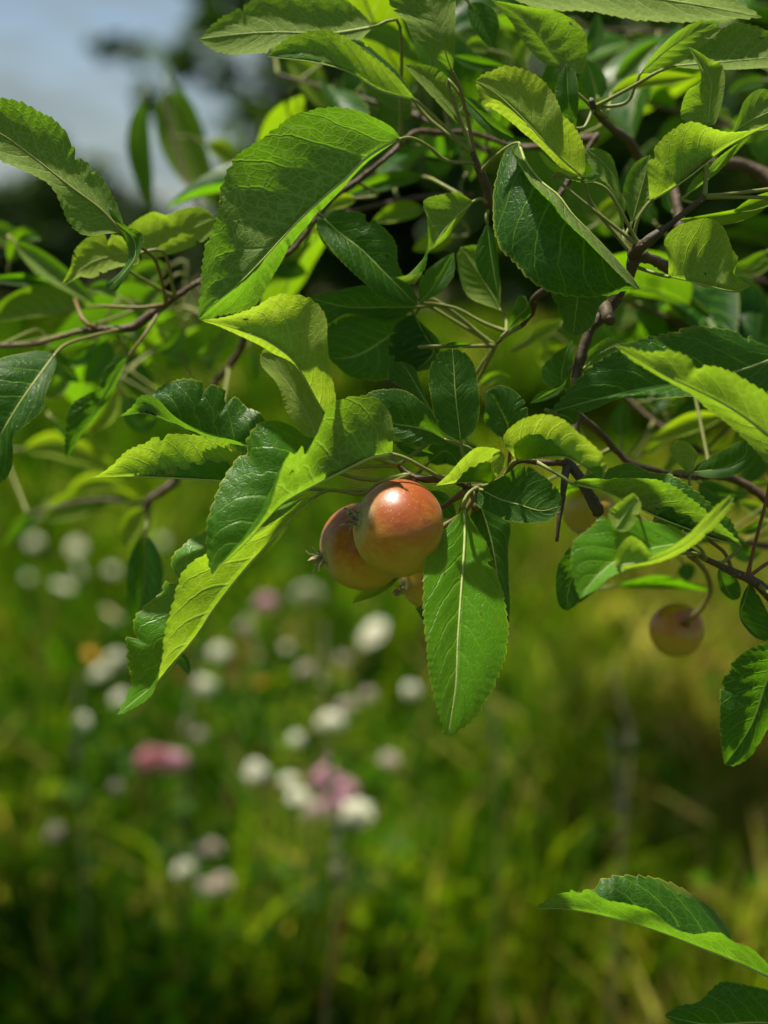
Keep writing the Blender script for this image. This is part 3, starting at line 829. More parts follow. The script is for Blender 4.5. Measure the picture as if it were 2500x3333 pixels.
def leaves_sharp():
    # --- the fruiting spur and its neighbours
    leaf(7, (-.8, .7, 2.0, 3.0, 3.6), '1340,165 1340,300 1326,500 1316,650 1310,800 1292,930 1280,995',
         '1292,220 1232,290 1197,370 1190,500 1200,620 1215,760 1240,880 1265,965', .35,
         '1370,220 1420,300 1450,400 1480,500 1495,600 1486,700 1450,800 1395,895 1330,962', -.35, 't',
         pet='12:1425,520,.6 12:1440,440,.5 12:1500,370,.2 12:1600,335,-.6', tint=1.0, label='bright green leaf hanging down beside the front apple', teeth=30, bow=.06)
    leaf(7, (-2.4, -2.2, -2), '1395,150 1440,300 1462,450 1480,640', '1350,240 1360,400 1400,540', .1, '1470,200 1506,230 1496,320 1502,460 1500,570', -.3, 't', tint=.12, label='dark green leaf hanging behind the bright one')
    leaf(7, (-2.4, -2.6), '1215,470 1190,530 1165,530', '1205,500 1180,524', .2, '1215,560 1195,578', .2, 't', tint=.1, teeth=12)
    leaf(5, (.6, 1.6, 2.6, 3.2, 3.4), '880,1250 750,1272 600,1345 430,1430 230,1541 110,1660 11,1773 -205,1974',
         '882,1100 862,1000 800,920 700,900 570,932 500,1000 430,1170 300,1225 230,1320 190,1420 130,1560 50,1690 -60,1820', .8,
         '750,1180 550,1130 390,1150 280,1080 170,1045 80,1065 25,1130 -25,1240 -135,1400 -200,1560 -232,1700 -225,1850', -.75, 'u',
         pet='960,1275,.6 1060,1330,.3 1190,1395,-.3', tint=.4, label='large leaf folded along its midrib above the apples', wr=.30)
    leaf(7, (-1.2, -.3, .3, .4, .6), '800,130 700,222 622,310 540,402 440,530 380,622 300,722 240,792 90,915',
         '752,142 690,190 600,240 500,290 410,335 368,362 332,410 310,470 290,522 270,582 260,660 255,722 222,832 150,890', .75,
         '740,142 650,175 520,210 410,250 370,270 330,302 290,350 265,412 255,470 200,512 160,562 132,622 130,702 145,800 120,862', -.75, 'u',
         pet='860,105,-1.2 5:700,1490,-1.2 5:800,1420,-1.2 5:1000,1390,-.8', tint=.72, label='long folded leaf, sunlit yellow-green, pointing down to the meadow', teeth=36, wr=.24)
    leaf(5, (.2, 1.6, 2.0, 1.6), '480,1020 420,920 340,770 270,672 130,572 0,520 -150,470 -270,447',
         '540,950 530,850 500,700 492,560 490,450 450,370 370,310 250,290 150,312 90,352 0,392 -130,428', .55,
         '440,960 350,800 250,690 110,600 -30,545 -160,485', -.9, 'u', pet='520,1080,-1 700,1240,-1.2 900,1330,-1', tint=.92, label='sunlit yellow-green leaf curling over above the folded leaf')
    leaf(5, (-2, -2.2, -2.4), '430,1170 388,1050 300,900 200,760 85,655', '340,1115 250,1000 190,830 100,725', .4, '480,1030 440,930 380,850 300,730 140,612', .4, 'u', tint=.75)
    leaf(5, (-2, -2.4, -2.6), '1110,990 1040,870 990,780 930,692', '1000,900 930,850 860,800 870,712', .3, '1080,900 1050,830 1010,730', -.6, 't', tint=.1, rnd=True)
    leaf(5, (-.2, .1, 0), '1290,1170 1270,1000 1256,860 1250,750 1240,620', '1200,1140 1140,1050 1110,900 1096,780 1130,680 1180,632', .35,
         '1360,1130 1402,1000 1396,850 1370,720 1310,640', .35, 't', pet='1300,1240,-.3 1330,1380,-.6 1345,1445,-1', tint=.12, rnd=True, wr=.27, bow=-.03, label='upright oval dark leaf above the fruiting spur')
    leaf(5, (-.3, -.2, 0), '1200,1165 1100,1112 1000,1085 890,1070 690,1010', '1180,1130 1120,1000 1050,930 960,870 850,860 730,890', .2, '1180,1195 1100,1190 1030,1210 950,1180 880,1135 760,1070', .3, 't',
         pet='1280,1195,-.3 1360,1232,-.6 1430,1400,-1', tint=.14)
    leaf(5, (.4, .6, .7), '1590,1170 1570,1080 1530,990 1450,872', '1500,1130 1432,1050 1440,950 1430,890', .3, '1650,1110 1692,1010 1670,930 1600,862 1520,838', .2, 't',
         pet='6:110,1250,.2 6:85,1330,-.6', tint=.14, rnd=True, label='small round dark leaf between the spur and the sunlit leaf', red=.7)
    leaf(5, (-.3, .5, 1, 1.2), '1480,1425 1380,1418 1280,1422 1140,1440', '1560,1300 1530,1230 1460,1205 1380,1210 1300,1280 1230,1358', .7, 'hide', -.5, 'u', pet='1450,1440,-.7', tint=.95, label='small sunlit leaf resting on the spur')
    leaf(6, (1.5, 3, 4, 4.4), '150,1287 300,1272 430,1266 530,1310 660,1405', '65,1160 150,1060 250,1015 330,1010 430,1040 520,1120 600,1190 672,1262 690,1340', .75, 'hide', -.6, 'u',
         pet='120,1310,.8 80,1345,-.5', tint=1.0, label='blurred yellow-green leaf arching close to the lens beside the spur', wr=.28)
    leaf(5, (.0, .6, .9), '1415,1465 1530,1522 1650,1556 1775,1590 1895,1560', '1470,1420 1560,1370 1640,1322 1700,1325 1775,1372 1845,1432 1885,1490', .2,
         '1370,1510 1400,1570 1480,1610 1560,1645 1640,1660 1730,1662 1830,1640', .2, 't', pet='1390,1450,-.7', tint=.13, rnd=True, bow=-.05, label='dark oval leaf beside the front apple')
    leaf(4, (-.8, -1, -1, -.6), '1560,1215 1420,1195 1280,1165 1130,1112 1000,1052 900,1012 830,1005 720,1025',
         '1592,1060 1560,1000 1490,975 1400,892 1270,832 1110,800 1000,830 915,886 800,970', -.55,
         '1400,1165 1280,1143 1130,1082 1040,1022 960,932 900,900 842,905 800,960', .85, 't', tint=.15, wr=.22, pet='5:250,1260,-1 5:700,1400,-1.4 5:1000,1390,-.8', label='dark chewed leaf with its near edge curled over')
    leaf(4, (-.4, .3, .4, .2), '1440,1412 1340,1410 1000,1392 800,1386 600,1391 520,1396', '1452,1240 1420,1202 1280,1152 1050,1130 930,1150 880,1182 760,1232 680,1312 590,1376', .7, 'hide', -.5, 'u',
         tint=.8, pet='5:200,1440,-1 5:700,1470,-1.3 5:1000,1395,-.8', label='pale underside of a leaf pointing out over the meadow')
    # --- the big leaf at the centre top and its cluster
    leaf(2, (-1.2, -.2, .3, .4, .2), '930,832 850,866 760,920 690,976 600,1070 480,1172 300,1342 100,1560 -40,1700 -175,1812 -285,1915',
         '880,766 770,700 650,652 480,640 390,660 290,690 200,750 120,820 45,862 -55,940 -105,1030 -145,1140 -160,1250 -195,1370 -235,1480 -258,1600 -264,1700 -270,1800 -284,1885', .45,
         '850,885 690,1005 560,1135 430,1275 330,1392 265,1475 210,1565 150,1665 90,1775 30,1842 -80,1872 -200,1902', -.8, 'u',
         pet='1000,830,-1.6 1100,882,-2.2 1210,965,-2.8 1345,1012,-3.2', tint=.18, teeth=42, label='largest leaf, pale matt underside with raised veins, at the centre of the picture', wr=.30, red=.1)
    leaf(3, (-.4, 0, .2, 0), '545,1062 430,962 300,832 160,682 30,562 -95,485', '562,1000 556,880 500,762 430,690 380,572 310,482 200,420 100,400 0,430 -60,455', .5,
         '470,1052 400,985 250,835 100,715 0,645 -45,630 -75,560', -.7, 'u', tint=1.0, pet='560,1090,-1 600,1220,-1.6 740,1460,-2', label='brightest yellow-green leaf, lit from behind, upper right of centre')
    leaf(3, (-.6, -.4, -.2), '545,1085 440,1045 380,1010 330,972 280,910', '520,1052 430,1012 360,972 300,915', .4, '560,1100 430,1062 330,990', -.8, 'u', tint=.5, wr=.2)
    leaf(3, (-.5, -.3, -.2), '530,1080 590,1085 658,1052', '560,1060 620,1030', .2, '570,1098 630,1085', .2, 't', tint=.3, wr=.2, teeth=12)
    leaf(3, (-1.6, 0, .6, .5, .2), '165,858 205,972 300,1092 400,1172 482,1282 560,1362 650,1452 780,1590 850,1670 890,1736',
         '85,900 25,1080 5,1200 15,1380 60,1500 130,1570 230,1680 350,1750 480,1775 600,1778 720,1765 810,1738', -.35,
         '120,905 200,1030 290,1140 400,1262 500,1362 600,1470 720,1600 820,1692', .8, 't', tint=.06, wr=.26, pet='100,880,-2 0,960,-2.6 13:1045,490,-3.4', label='large dark blue-green leaf, folded, below the bright one', bite=False)
    leaf(6, (-1.2, -1, -.8), '520,250 515,330 500,440 490,536', '365,268 400,370 430,450 425,492', .3, '690,290 640,372 612,470 545,528', .3, 't', tint=.2, label='dark leaf tip with a glint, below the blue-green leaf')
    leaf(6, (-3, -1.6, -.9, -.6), '1850,630 1659,690 1480,752 1200,820 1000,846 800,882 560,942 335,1005',
         '1750,580 1600,550 1450,510 1300,485 1200,480 1100,516 1000,532 850,572 750,632 620,712 520,802 430,912', -.3,
         '1680,860 1400,892 1200,902 950,916 780,912 680,950 580,990 450,986', .5, 't', tint=.1, wr=.2, label='long dark leaf with a pale midrib pointing in from the picture edge')
    leaf(6, (3, 4.5, 5, 5), '1800,1240 1550,1050 1400,952 1200,852 1050,782 900,692 740,600', '1700,940 1550,822 1400,742 1290,722 1230,742 1200,682 1130,642 1050,630 950,642 820,612', .3,
         '1700,1330 1560,1202 1450,1092 1300,982 1200,892 1000,782 850,692', -.3, 'u', tint=.6, label='blurred near leaf hanging in front of the long dark one')
    leaf(6, (-.4, .2, .5, .4), '480,1424 700,1482 880,1572 1000,1630 1200,1706 1330,1756 1500,1796', '560,1396 750,1391 930,1391 1050,1421 1150,1482 1250,1562 1350,1652 1430,1722', .7,
         '580,1372 700,1332 820,1296 900,1332 970,1362 1070,1372 1170,1432 1250,1492 1330,1562 1420,1632 1462,1702', -.7, 'u', tint=.35, pet='400,1370,-.6 280,1345,-1', label='folded leaf below the long dark leaf')
    # --- near blurred leaf in the lower right of the branch
    leaf(8, (4.5, 5, 5.4, 5.8), '1210,305 1000,335 850,375 720,435 620,525 530,642', '1110,215 1000,190 860,150 790,90 700,110 600,212 500,292 480,400 495,522', -.3,
         '1100,392 950,432 850,455 745,490 640,575', .6, 't', tint=.95, bow=.02, label='broad blurred near leaf, cupped, above the small hanging apple', wr=.26, pet='1260,350,1.5 1300,412,-2')
    leaf(8, (5, 5.2, 5.4), '880,40 820,110 740,230', '850,10 770,60 700,130', .3, '900,80 860,190 800,240', .3, 'u', tint=.9, teeth=14, pet='870,80,4.5 900,200,3 1000,300,0 1100,330,-2')
    leaf(8, (6.2, 6.4, 6.2, 5.6), '740,450 950,412 1150,322 1300,202 1455,38', '760,340 830,270 900,305 970,375 1150,282 1300,132 1420,30', .6, '850,465 1050,412 1185,340 1330,222 1440,90', -.4, 'u', tint=.85, label='blurred upcurved near leaf beside the cupped one', pet='850,430,4.5 1000,380,3 1200,370,0 1300,412,-2')
    leaf(8, (-2, -3, -3), '620,300 500,480 460,600 450,715', '500,300 402,440 385,560 405,680', .2, '720,480 640,580 540,660', .2, 't', tint=.1)
    leaf(8, (1.4, 1, .8, .6), '1760,900 1659,1120 1560,1400 1400,1642', '1650,905 1550,940 1460,1010 1410,1080 1375,1180 1370,1350 1380,1500', .35, '1790,1150 1670,1400 1560,1580 1460,1640', -.3, 't', tint=.08, rnd=True, label='glossy dark leaf hanging at the picture edge')
    leaf(9, (.2, .4, .6, .6), '1750,1170 1660,1122 1500,1050 1350,990 1200,932 1050,886 900,850 780,830 650,827',
         '1600,1010 1510,966 1450,930 1320,936 1230,902 1170,852 1080,822 960,790 900,750 830,745 740,775', .8,
         '1690,1080 1600,1030 1520,982 1500,920 1440,850 1370,800 1280,742 1180,702 1050,686 950,702 870,746 760,800', -.7, 'u', tint=.18, label='dark folded leaf alone over the grass near the bottom corner')
    leaf(9, (.6, .6, .6), '1800,1330 1600,1320 1400,1330 1210,1290', '1700,1200 1550,1155 1450,1150 1365,1230 1280,1250', .3, '1700,1450 1500,1440 1330,1370', .3, 't', tint=.02, label='very dark leaf in the bottom corner')
    # --- the left bough
    leaf(1, (-1.5, -.6, -.2, .2), '740,1400 600,1252 450,1140 300,1022 150,905 0,800 -250,690', '732,1310 640,1110 560,1010 470,940 440,850 405,795 330,722 250,675 120,615 0,595 -150,630', -.4,
         '650,1402 540,1416 470,1390 400,1310 310,1130 150,1030 0,965 -150,840', .4, 'u', pet='850,1485,-3 940,1580,-5 1000,1840,-8', tint=.25, red=.5, label='large torn leaf, dark underside with a brown midrib, entering at the left')  # tint lowered so the leaf colour carries the shade on it
    leaf(1, (-1.6, -1.2, -1, -1), '605,1240 700,1340 800,1430 810,1540 740,1640 640,1740', '640,1220 740,1342 850,1402 852,1490 790,1600 700,1740', .5, '620,1270 700,1380 760,1460 770,1540 730,1620 640,1700', -.8, 't', tint=.2, wr=.13, label='narrow twisted leaf edge by the torn leaf')
    leaf(1, (-7, -6.5, -6.5), '840,1520 1000,1430 1150,1370 1295,1310', '740,1400 900,1276 1000,1290 1100,1251 1210,1245', .3, '870,1560 1000,1532 1100,1500 1230,1440 1280,1360', -.2, 'u', tint=.8)
    leaf(1, (-6, -5.5, -5.5, -5), '830,1520 700,1530 560,1570 440,1650 365,1715', '760,1430 640,1405 540,1418 450,1500 425,1600', .3, '825,1580 700,1605 560,1665 480,1662 420,1690', .3, 'u', tint=.85, label='sunlit leaf with a brown spotted tip on the left bough')
    leaf(4, (-5, -3.5, -3, -3), '330,650 160,882 40,1072 -120,1350', '250,632 140,642 0,680 -150,800 -200,1000', -.4, '335,720 272,900 260,980 100,1140 70,1332 0,1442 -80,1440', .3, 't', pet='400,590,-6 540,545,-7.4 740,540,-8', tint=.08, red=.35, label='dark hanging leaf at the left picture edge')
    leaf(4, (-8, -7.5, -7, -7), '780,650 690,780 560,1010 400,1280', '690,672 612,770 590,850 432,950 396,1100 390,1232', .3, '742,725 682,862 600,1002 480,1132', -.3, 't', pet='870,530,-8 1000,400,-8', tint=.1, red=.5)
    # --- upper right
    leaf(3, (-1.2, -.4, -.2, -.6), '950,1210 1100,1122 1250,1012 1400,892 1550,806 1700,730', '942,1120 936,980 1000,862 1100,770 1200,732 1300,762 1420,795 1540,786 1650,750', .6, 'hide', -.7, 'u', pet='870,1340,-1.4 780,1500,-2', tint=.75, label='yellow-green leaf rising from the dark stub at the right')
    leaf(3, (-1, -1.4, -1.4), '1160,1180 1300,1050 1450,890 1560,810', '1200,1090 1320,980 1450,880', .3, '1230,1130 1360,1030 1480,900', -.3, 'u', tint=.3, wr=.18)
    leaf(3, (-1.4, -1.2, -1.2), '1440,800 1560,720 1700,660 1850,620', '1480,700 1520,600 1600,538 1700,550', .2, '1560,790 1700,760', .2, 'u', tint=.35)
    leaf(3, (-1, -.8, -.8), '1300,752 1312,600 1318,500 1270,382 1185,280', '1150,722 1140,640 1180,542 1255,500 1250,422 1208,332', .4, '1342,740 1386,600 1400,452 1376,382 1330,370 1260,322', .4, 'u', tint=.5, label='small pale leaf curling upright near the right edge')
    leaf(3, (-2.4, -2, -2), '500,770 462,600 450,382', '420,720 382,580 402,462', .3, '516,700 522,550 500,432', .3, 't', tint=.1, pet='560,760,-2.6 600,700,-3')
    leaf(3, (-2.2, -2, -2), '840,1342 880,1202 920,1052 950,930', '790,1190 810,1060 870,972', .2, '960,1200 1000,1080 990,980', .2, 'u', tint=.2, pet='800,1440,-2 770,1510,-2')
    leaf(3, (-3, -3, -3), '790,1380 780,1170 700,1010 570,892', '760,1060 720,940 640,890', .2, '720,1140 640,1060 575,960', .3, 'u', tint=.25, pet='800,1450,-2.4 790,1510,-2.2')
    leaf(6, (-.8, -.4, -.2, -.4), '1060,185 1200,216 1300,240 1450,270 1556,240', '1060,80 1034,-30 1100,-110 1200,-150 1300,-165 1390,-110 1450,30 1480,80 1445,160 1490,200', .4, '1200,225 1350,262 1480,278', -.8, 'u', tint=.62, pet='980,165,-1.6 890,140,-2', label='pale blunt leaf facing the lens below the dark stub', wr=.3)
    leaf(3, (-4.5, -4, -3.5, -3), '0,-60 400,-60 900,-20 1300,40 1625,104', '230,42 400,62 600,72 800,112 1000,131 1200,130 1400,114', .3, '300,-250 900,-220 1300,-100', -.4, 'u', tint=.4, label='long leaf along the top edge of the picture')
    leaf(3, (-2.6, -3, -3), '1080,398 1250,382 1400,370 1700,340 1900,310', '1250,252 1450,140 1560,150 1659,190 1800,220', -.3, '1300,422 1500,412 1659,406 1800,380', .4, 'u', pet='980,440,-1.6 880,500,-2 650,690,-2.8', tint=.3)
    leaf(3, (-2.4, -2, -2), '890,442 1050,302 1200,200 1330,140', '950,352 1100,202 1250,122', .3, '1050,422 1250,282 1370,180', -.3, 'u', tint=.45, pet='860,520,-2.5 800,620,-2.8 660,700,-3')
    leaf(3, (-3.4, -3, -3), '420,400 330,270 210,130 120,60 0,0', '540,440 575,300 545,170 400,72 230,42', .3, '310,380 200,262 110,120', -.2, 'u', tint=.4, pet='500,540,-3 590,620,-3')
    leaf(2, (-1.8, -1, -1, -1), '1240,430 1210,352 1160,182 1110,0 1080,-150', '1180,402 1080,322 1000,232 960,132 900,82 860,0 900,-100', .2, '1252,350 1258,150 1255,0 1200,-100', .4, 'u', pet='1292,550,-2.2 1350,800,-2.8 1372,940,-3.2', tint=.3, red=.55, label='dark leaf hanging from the top edge, seen from below')
    leaf(2, (-3, -2.8, -2.8), '1335,790 1200,622 1080,502 950,390', '1290,602 1180,432 1050,385', -.3, '1250,722 1120,582 1030,482', .3, 'u', tint=.5, pet='1345,860,-3 1370,950,-3.3')
    leaf(2, (-3, -3, -3, -3), '1020,602 800,540 620,432 400,372 130,340', '1000,570 890,442 750,332 620,232 570,212 490,180 350,196 220,252', .4, 'hide', -.6, 'u', tint=.62, pet='1130,700,-3 1330,920,-3.3', label='arching green leaf above the largest leaf')
    leaf(2, (-3.4, -3.4, -3.4), '1000,590 900,470 760,330 620,235', '960,500 880,400 700,250', -.4, '960,590 850,480 700,330', .4, 't', tint=.06, wr=.15)
    leaf(2, (-4.5, -4.2, -4), '770,160 500,200 200,192 -50,205 -285,235', '700,80 600,0 400,-70 100,-50 40,0 -75,70 -175,130', -.2, '600,290 250,300 100,312 -75,325 -185,300', .4, 'u', tint=.35, label='broad blurred leaf at the top beside the sky')
    leaf(2, (-2.6, -2.4, -2.4), '1290,570 1400,680 1500,770 1610,830', '1380,600 1500,720 1600,800', .3, '1350,690 1450,790 1560,850', .3, 't', tint=.15)
    leaf(13, (-4, -3.6, -3.6, -3.8), '80,740 200,850 330,950 480,1100 660,1278', '170,705 310,720 430,790 530,900 545,1030 600,1130 650,1220', -.3, '60,750 80,850 180,990 320,1120 440,1230 560,1272', .4, 't', tint=.1, label='dark leaf with a pale glint under the largest leaf')
    leaf(13, (-3, -2.8, -2.8, -3), '1000,655 880,760 770,900 690,1010 600,1100 530,1110', '900,600 820,610 700,650 720,760 728,900 720,1000 690,1080', .3, '830,880 730,960 700,1060 640,1150', -.4, 'u', pet='1040,640,-3.4 1085,690,-4', tint=.5, label='small curled leaf hanging at the centre')
    leaf(13, (-4.6, -4.6, -4.6), '670,1270 780,1140 880,960', '680,1120 780,1020', .3, '800,1200 880,1090', .3, 't', tint=.2, pet='760,1270,-4.8 900,1300,-5 1050,1380,-5 1180,1400,-5')
    leaf(13, (-4, -4, -4), '1080,780 1100,950 1150,1250', '1010,950 1030,1080', .2, '1120,850 1150,1050', .2, 't', tint=.06)
    leaf(13, (-6, -6, -6), '1160,1310 1060,1130 920,930', '960,1220 900,1000', .2, '1150,1100 1050,930', .2, 'u', tint=.4)
    leaf(13, (-5, -5, -5), '660,1290 500,1290 250,1290 0,1230', '560,1220 380,1160 150,1200', .2, '500,1370 250,1330 100,1390', .2, 't', tint=.06)
    leaf(13, (-5.4, -5.4, -5.4), '640,1340 480,1470 300,1580 130,1600', '560,1330 330,1330 130,1400', .2, '800,1520 600,1700 300,1720', .2, 't', tint=.1)
    leaf(13, (-5.2, -5.2, -5.2), '640,1330 700,1450 760,1560 640,1680', '520,1400 480,1550 540,1660', .2, '760,1480 800,1570 760,1650', .2, 't', tint=.08)
    leaf(13, (-3.4, -3.2, -3.2), '1200,1430 1260,1350 1320,1290 1310,1225', '1230,1310 1270,1225', .3, '1290,1380 1345,1320', -.4, 't', tint=.2)
    leaf(6, (-3.4, -3.4, -3.4), '460,890 420,800 440,680 485,560', '330,830 300,740 380,650 450,600', .2, '470,800 490,680', .2, 't', tint=.15)
    leaf(6, (-3.2, -3, -3), '470,740 440,830 340,890 232,945', '440,800 350,850 280,890', .3, '420,870 320,930', .3, 't', tint=.2, wr=.15)
    leaf(6, (-4, -4, -4), '560,730 660,640 795,580', '580,640 700,550', .2, '640,720 760,640', .2, 'u', tint=.2)
    leaf(6, (-3, -3, -3), '1190,1380 1210,1260 1150,1210 1075,1200', '1110,1290 1070,1220', .2, '1240,1270 1190,1190 1120,1165', .2, 'u', tint=.7)
    leaf(6, (-3, -2.6, -2.4), '1200,1360 1400,1330 1520,1260 1530,1170', '1250,1300 1400,1220 1500,1170', -.3, '1300,1390 1450,1380 1580,1280 1575,1210', .5, 't', tint=.12)
    leaf(6, (-1.4, -1.2, -1.2), '400,1010 460,1030 500,1070', '430,990 515,990 522,1040', .2, '410,1050 470,1070', .2, 't', tint=.1, teeth=12)
    leaf(8, (-2.2, -2.8, -3), '1550,540 1520,650 1500,760 1640,900', '1500,640 1490,760 1560,860', .2, '1620,650 1680,780 1690,860', .2, 't', tint=.06)
    leaf(8, (-2.6, -3, -3), '1370,450 1390,540 1450,655', '1355,500 1380,600', .2, '1440,480 1490,560 1490,630', .2, 't', tint=.08)
    leaf(8, (-2, -2, -2), '1450,300 1300,160 1100,120 980,180', '1380,160 1150,60', .2, '1200,250 1050,230', .2, 't', tint=.12)

def leaves_soft():
    S = soft
    S(8, (-1.4, -1.4), '1670,-60 1760,-200 1900,-350', .2, 't', .2, pet='1645,70,-1.5 1600,240,-1.6 1560,400,-1.9 1545,470,-2', red=.95)
    S(8, (-1.8, -1.8), '1720,400 1850,330 2000,300', .2, 't', .2, pet='1640,440,-1.8 1570,495,-2', red=.9)
    S(8, (-2.4, -2.4), '1320,305 1250,240 1180,210', .16, 'u', .4, pet='1400,370,-2.2 1480,460,-2', red=.8)
    S(1, (-25, -25), '862,600 835,750 840,950 910,1275', .105, 't', .35)
    S(1, (-25, -25), '1000,540 1070,800 1170,1020 1310,1250', (.16, .17), 'u', .4)
    S(1, (-27, -27), '1030,480 1130,650 1245,860', .08, 'u', .1)
    S(1, (-22, -22), '1240,860 1330,900 1430,1000', (.25, .25), 'u', .9)
    S(1, (-18, -18), '-60,1350 50,1420 140,1440', .28, 'u', .2)
    S(4, (-10, -9), '90,-20 250,110 400,220 580,350', (.12, .10), 'u', .15)
    S(4, (-11, -10), '60,100 130,-60 250,-40', .2, 't', .3)
    S(4, (-9, -10, -10), '520,370 300,395 120,420 -120,470', (.03, .26), 'u', .45, pet='640,362,-9 850,372,-8.5 1000,385,-8', red=.6)
    S(4, (-10, -10, -10), '440,300 330,230 150,190 -100,200', (.1, .04), 't', .1, pet='470,380,-10 510,460,-9 560,505,-8.4', red=.7)
    S(4, (-15, -15), '640,560 590,700 500,830', (.30, .24), 't', .2)
    S(4, (-15, -15), '760,660 830,780 950,930', (.22, .3), 't', .06)
    S(4, (-12, -12), '700,850 640,1000 510,1130', (.18, .2), 'u', .9)
    S(4, (-20, -20), '920,560 1030,640 1140,740', .3, 't', .2)
    S(4, (-25, -25), '1260,640 1260,780', .3, 't', .1)
    S(4, (-16, -16), '860,560 950,660 1000,740', .2, 'u', .8)
    S(4, (-14, -14), '1000,130 860,180 800,400', .2, 'u', .3)
    S(4, (-14, -14), '780,160 880,250 950,180', .3, 'u', .25)
    S(4, (-12, -12), '760,900 840,1050 960,1020', .26, 't', .2)
    S(4, (-13, -13), '720,880 700,960 740,880', .2, 't', .2)
    S(4, (-20, -20), '140,1220 350,1190 700,1330', (.13, .14), 'u', .85)
    S(4, (-22, -22), '400,1500 550,1420 760,1430', .15, 'u', .9)
    S(4, (-22, -22), '850,1540 700,1500 560,1560', .15, 'u', .8)
    S(4, (-22, -22), '260,1630 420,1560 640,1560', .2, 'u', .6)
    S(4, (-24, -24), '230,1600 140,1640 60,1690', .12, 't', .2)
    S(4, (-10, -10), '560,590 480,680 380,690', .2, 't', .06)
    S(4, (-22, -22), '900,1560 860,1700 830,1800', .2, 'u', .7)
    S(4, (-22, -22), '1500,620 1540,720 1520,800', .2, 't', .4)
    S(10, (-8, -8), '630,55 625,250 590,490', .19, 't', .06)
    S(10, (-14, -14), '620,-60 560,30 540,110', .26, 'u', .9)
    S(10, (-5, -5), '740,560 790,600 820,660', .2, 't', .06)
    S(12, (-5, -5), '880,1100 700,1200 495,1310', (.1, .16), 'u', .85)
    S(10, (-6, -6), '1240,0 1160,90 1070,190', .08, 'u', .85)
    S(10, (-26, -26), '180,-60 100,20 10,110', .14, 't', .2)
    S(2, (-8, -8), '660,190 850,190 1060,380', (.1, .18), 'u', .2)
    S(2, (-8, -8), '1000,640 850,560 680,500', .22, 'u', .25)
    S(2, (-9, -9), '980,560 880,720 960,830', .28, 'u', .1)
    S(2, (-15, -15), '260,340 380,460 480,660', (.22, .2), 'u', .7)
    S(2, (-14, -14), '620,400 640,520 720,660', .2, 't', .1)
    S(2, (-8, -8), '1060,1060 850,1080 600,1170', (.12, .10), 't', .2, pet='1130,1080,-8 1300,1180,-7')
    S(2, (-7, -7), '660,1190 560,1210 470,1270', (.2, .2), 'u', 1.0)
    S(2, (-9, -9), '1070,1260 930,1270 760,1330', (.18, .2), 'u', .5)
    S(2, (-10, -10), '1250,1420 1120,1460 1000,1500', (.2, .26), 'u', 1.0)
    S(2, (-8, -8), '1240,720 1270,850 1220,960', .24, 't', .2)
    S(2, (-9, -9), '1240,980 1150,1010 1080,960', .25, 't', .3)
    S(2, (-10, -10), '1000,880 950,900 870,900', .2, 't', .2)
    S(2, (-5, -5), '440,1290 470,1400 540,1540', .12, 't', .15)
    S(2, (-7, -7), '400,1250 380,1380 330,1500', .12, 'u', .5)
    S(2, (-12, -12), '140,1520 240,1600 370,1640', (.3, .3), 't', .3)
    S(2, (-5, -5), '1340,20 1420,150 1480,290', (.35, .2), 't', .15)
    S(2, (-9, -9), '1470,300 1380,260 1300,330', .2, 'u', .5)
    S(2, (-6, -6), '1250,340 1400,380 1560,400', .13, 't', .1)
    S(3, (-7, -7), '640,600 600,450 560,350', .3, 't', .2)
    S(3, (-9, -9), '580,330 620,220 640,80', .2, 't', .1)
    S(3, (-10, -10), '740,480 880,330 1020,230', (.12, .14), 'u', .15)
    S(3, (-6, -6), '720,560 900,500 1240,460', (.12, .06), 'u', .7, pet='690,700,-4 650,700,-3')
    S(3, (-12, -12), '220,220 180,350 220,420', .2, 'u', .8)
    S(3, (-12, -12), '60,180 100,300 90,420', .2, 'u', .5)
    S(3, (-8, -8), '0,720 40,800 140,830', .3, 't', .15)
    S(3, (-12, -12), '1420,720 1390,680 1340,690', .3, 'u', .5)
    S(3, (-13, -13), '1640,480 1520,500 1420,560', .25, 't', .3)
    S(3, (-14, -14), '1700,760 1620,860 1640,1000', .25, 't', .3)
    S(3, (-2.5, -2.5), '1659,1230 1400,1290 1120,1320', (.10, .04), 'u', .45)
    S(3, (-2.5, -2.2), '1750,1160 1600,1210 1450,1270', (.14, .12), 'u', .4)
    S(3, (-10, -10), '640,1340 720,1260 800,1170', .3, 'u', .9)
    S(3, (-10, -10), '980,1340 930,1250 960,1180', .28, 't', .15)
    S(3, (-6, -6), '1090,1280 1060,1200 1050,1100', .22, 't', .12)
    S(3, (-9, -9), '1659,1510 1550,1580 1440,1600', .14, 'u', .3)
    S(6, (-9, -9), '1700,90 1580,150 1450,160', (.1, .2), 'u', .5)
    S(6, (-14, -14), '860,300 900,420 1060,560', (.34, .3), 't', .1)
    S(6, (-12, -12), '640,460 730,540 800,520', .26, 't', .15)
    S(6, (-18, -18), '1000,360 1200,330 1500,470', (.2, .22), 'u', .7)
    S(6, (-14, -14), '1000,330 1100,320 1200,310', .14, 't', .2)
    S(6, (-10, -10), '230,560 320,500 430,440', (.16, .2), 'u', .7)
    S(6, (-12, -12), '320,600 350,680 450,600', .3, 'u', 1.0)
    S(6, (-10, -10), '780,1150 770,1050 800,930', .28, 't', .2)
    S(6, (-10, -10), '1380,1000 1220,970 1080,1040', (.06, .22), 't', .1)
    S(6, (-9, -9), '1390,1015 1180,1060 940,1180', (.14, .11), 'u', 1.0)
    S(6, (-12, -12), '920,1240 1010,1190 1100,1150', .14, 'u', .6)
    S(6, (-10, -10), '1640,1300 1560,1400 1560,1500', .2, 't', .1)
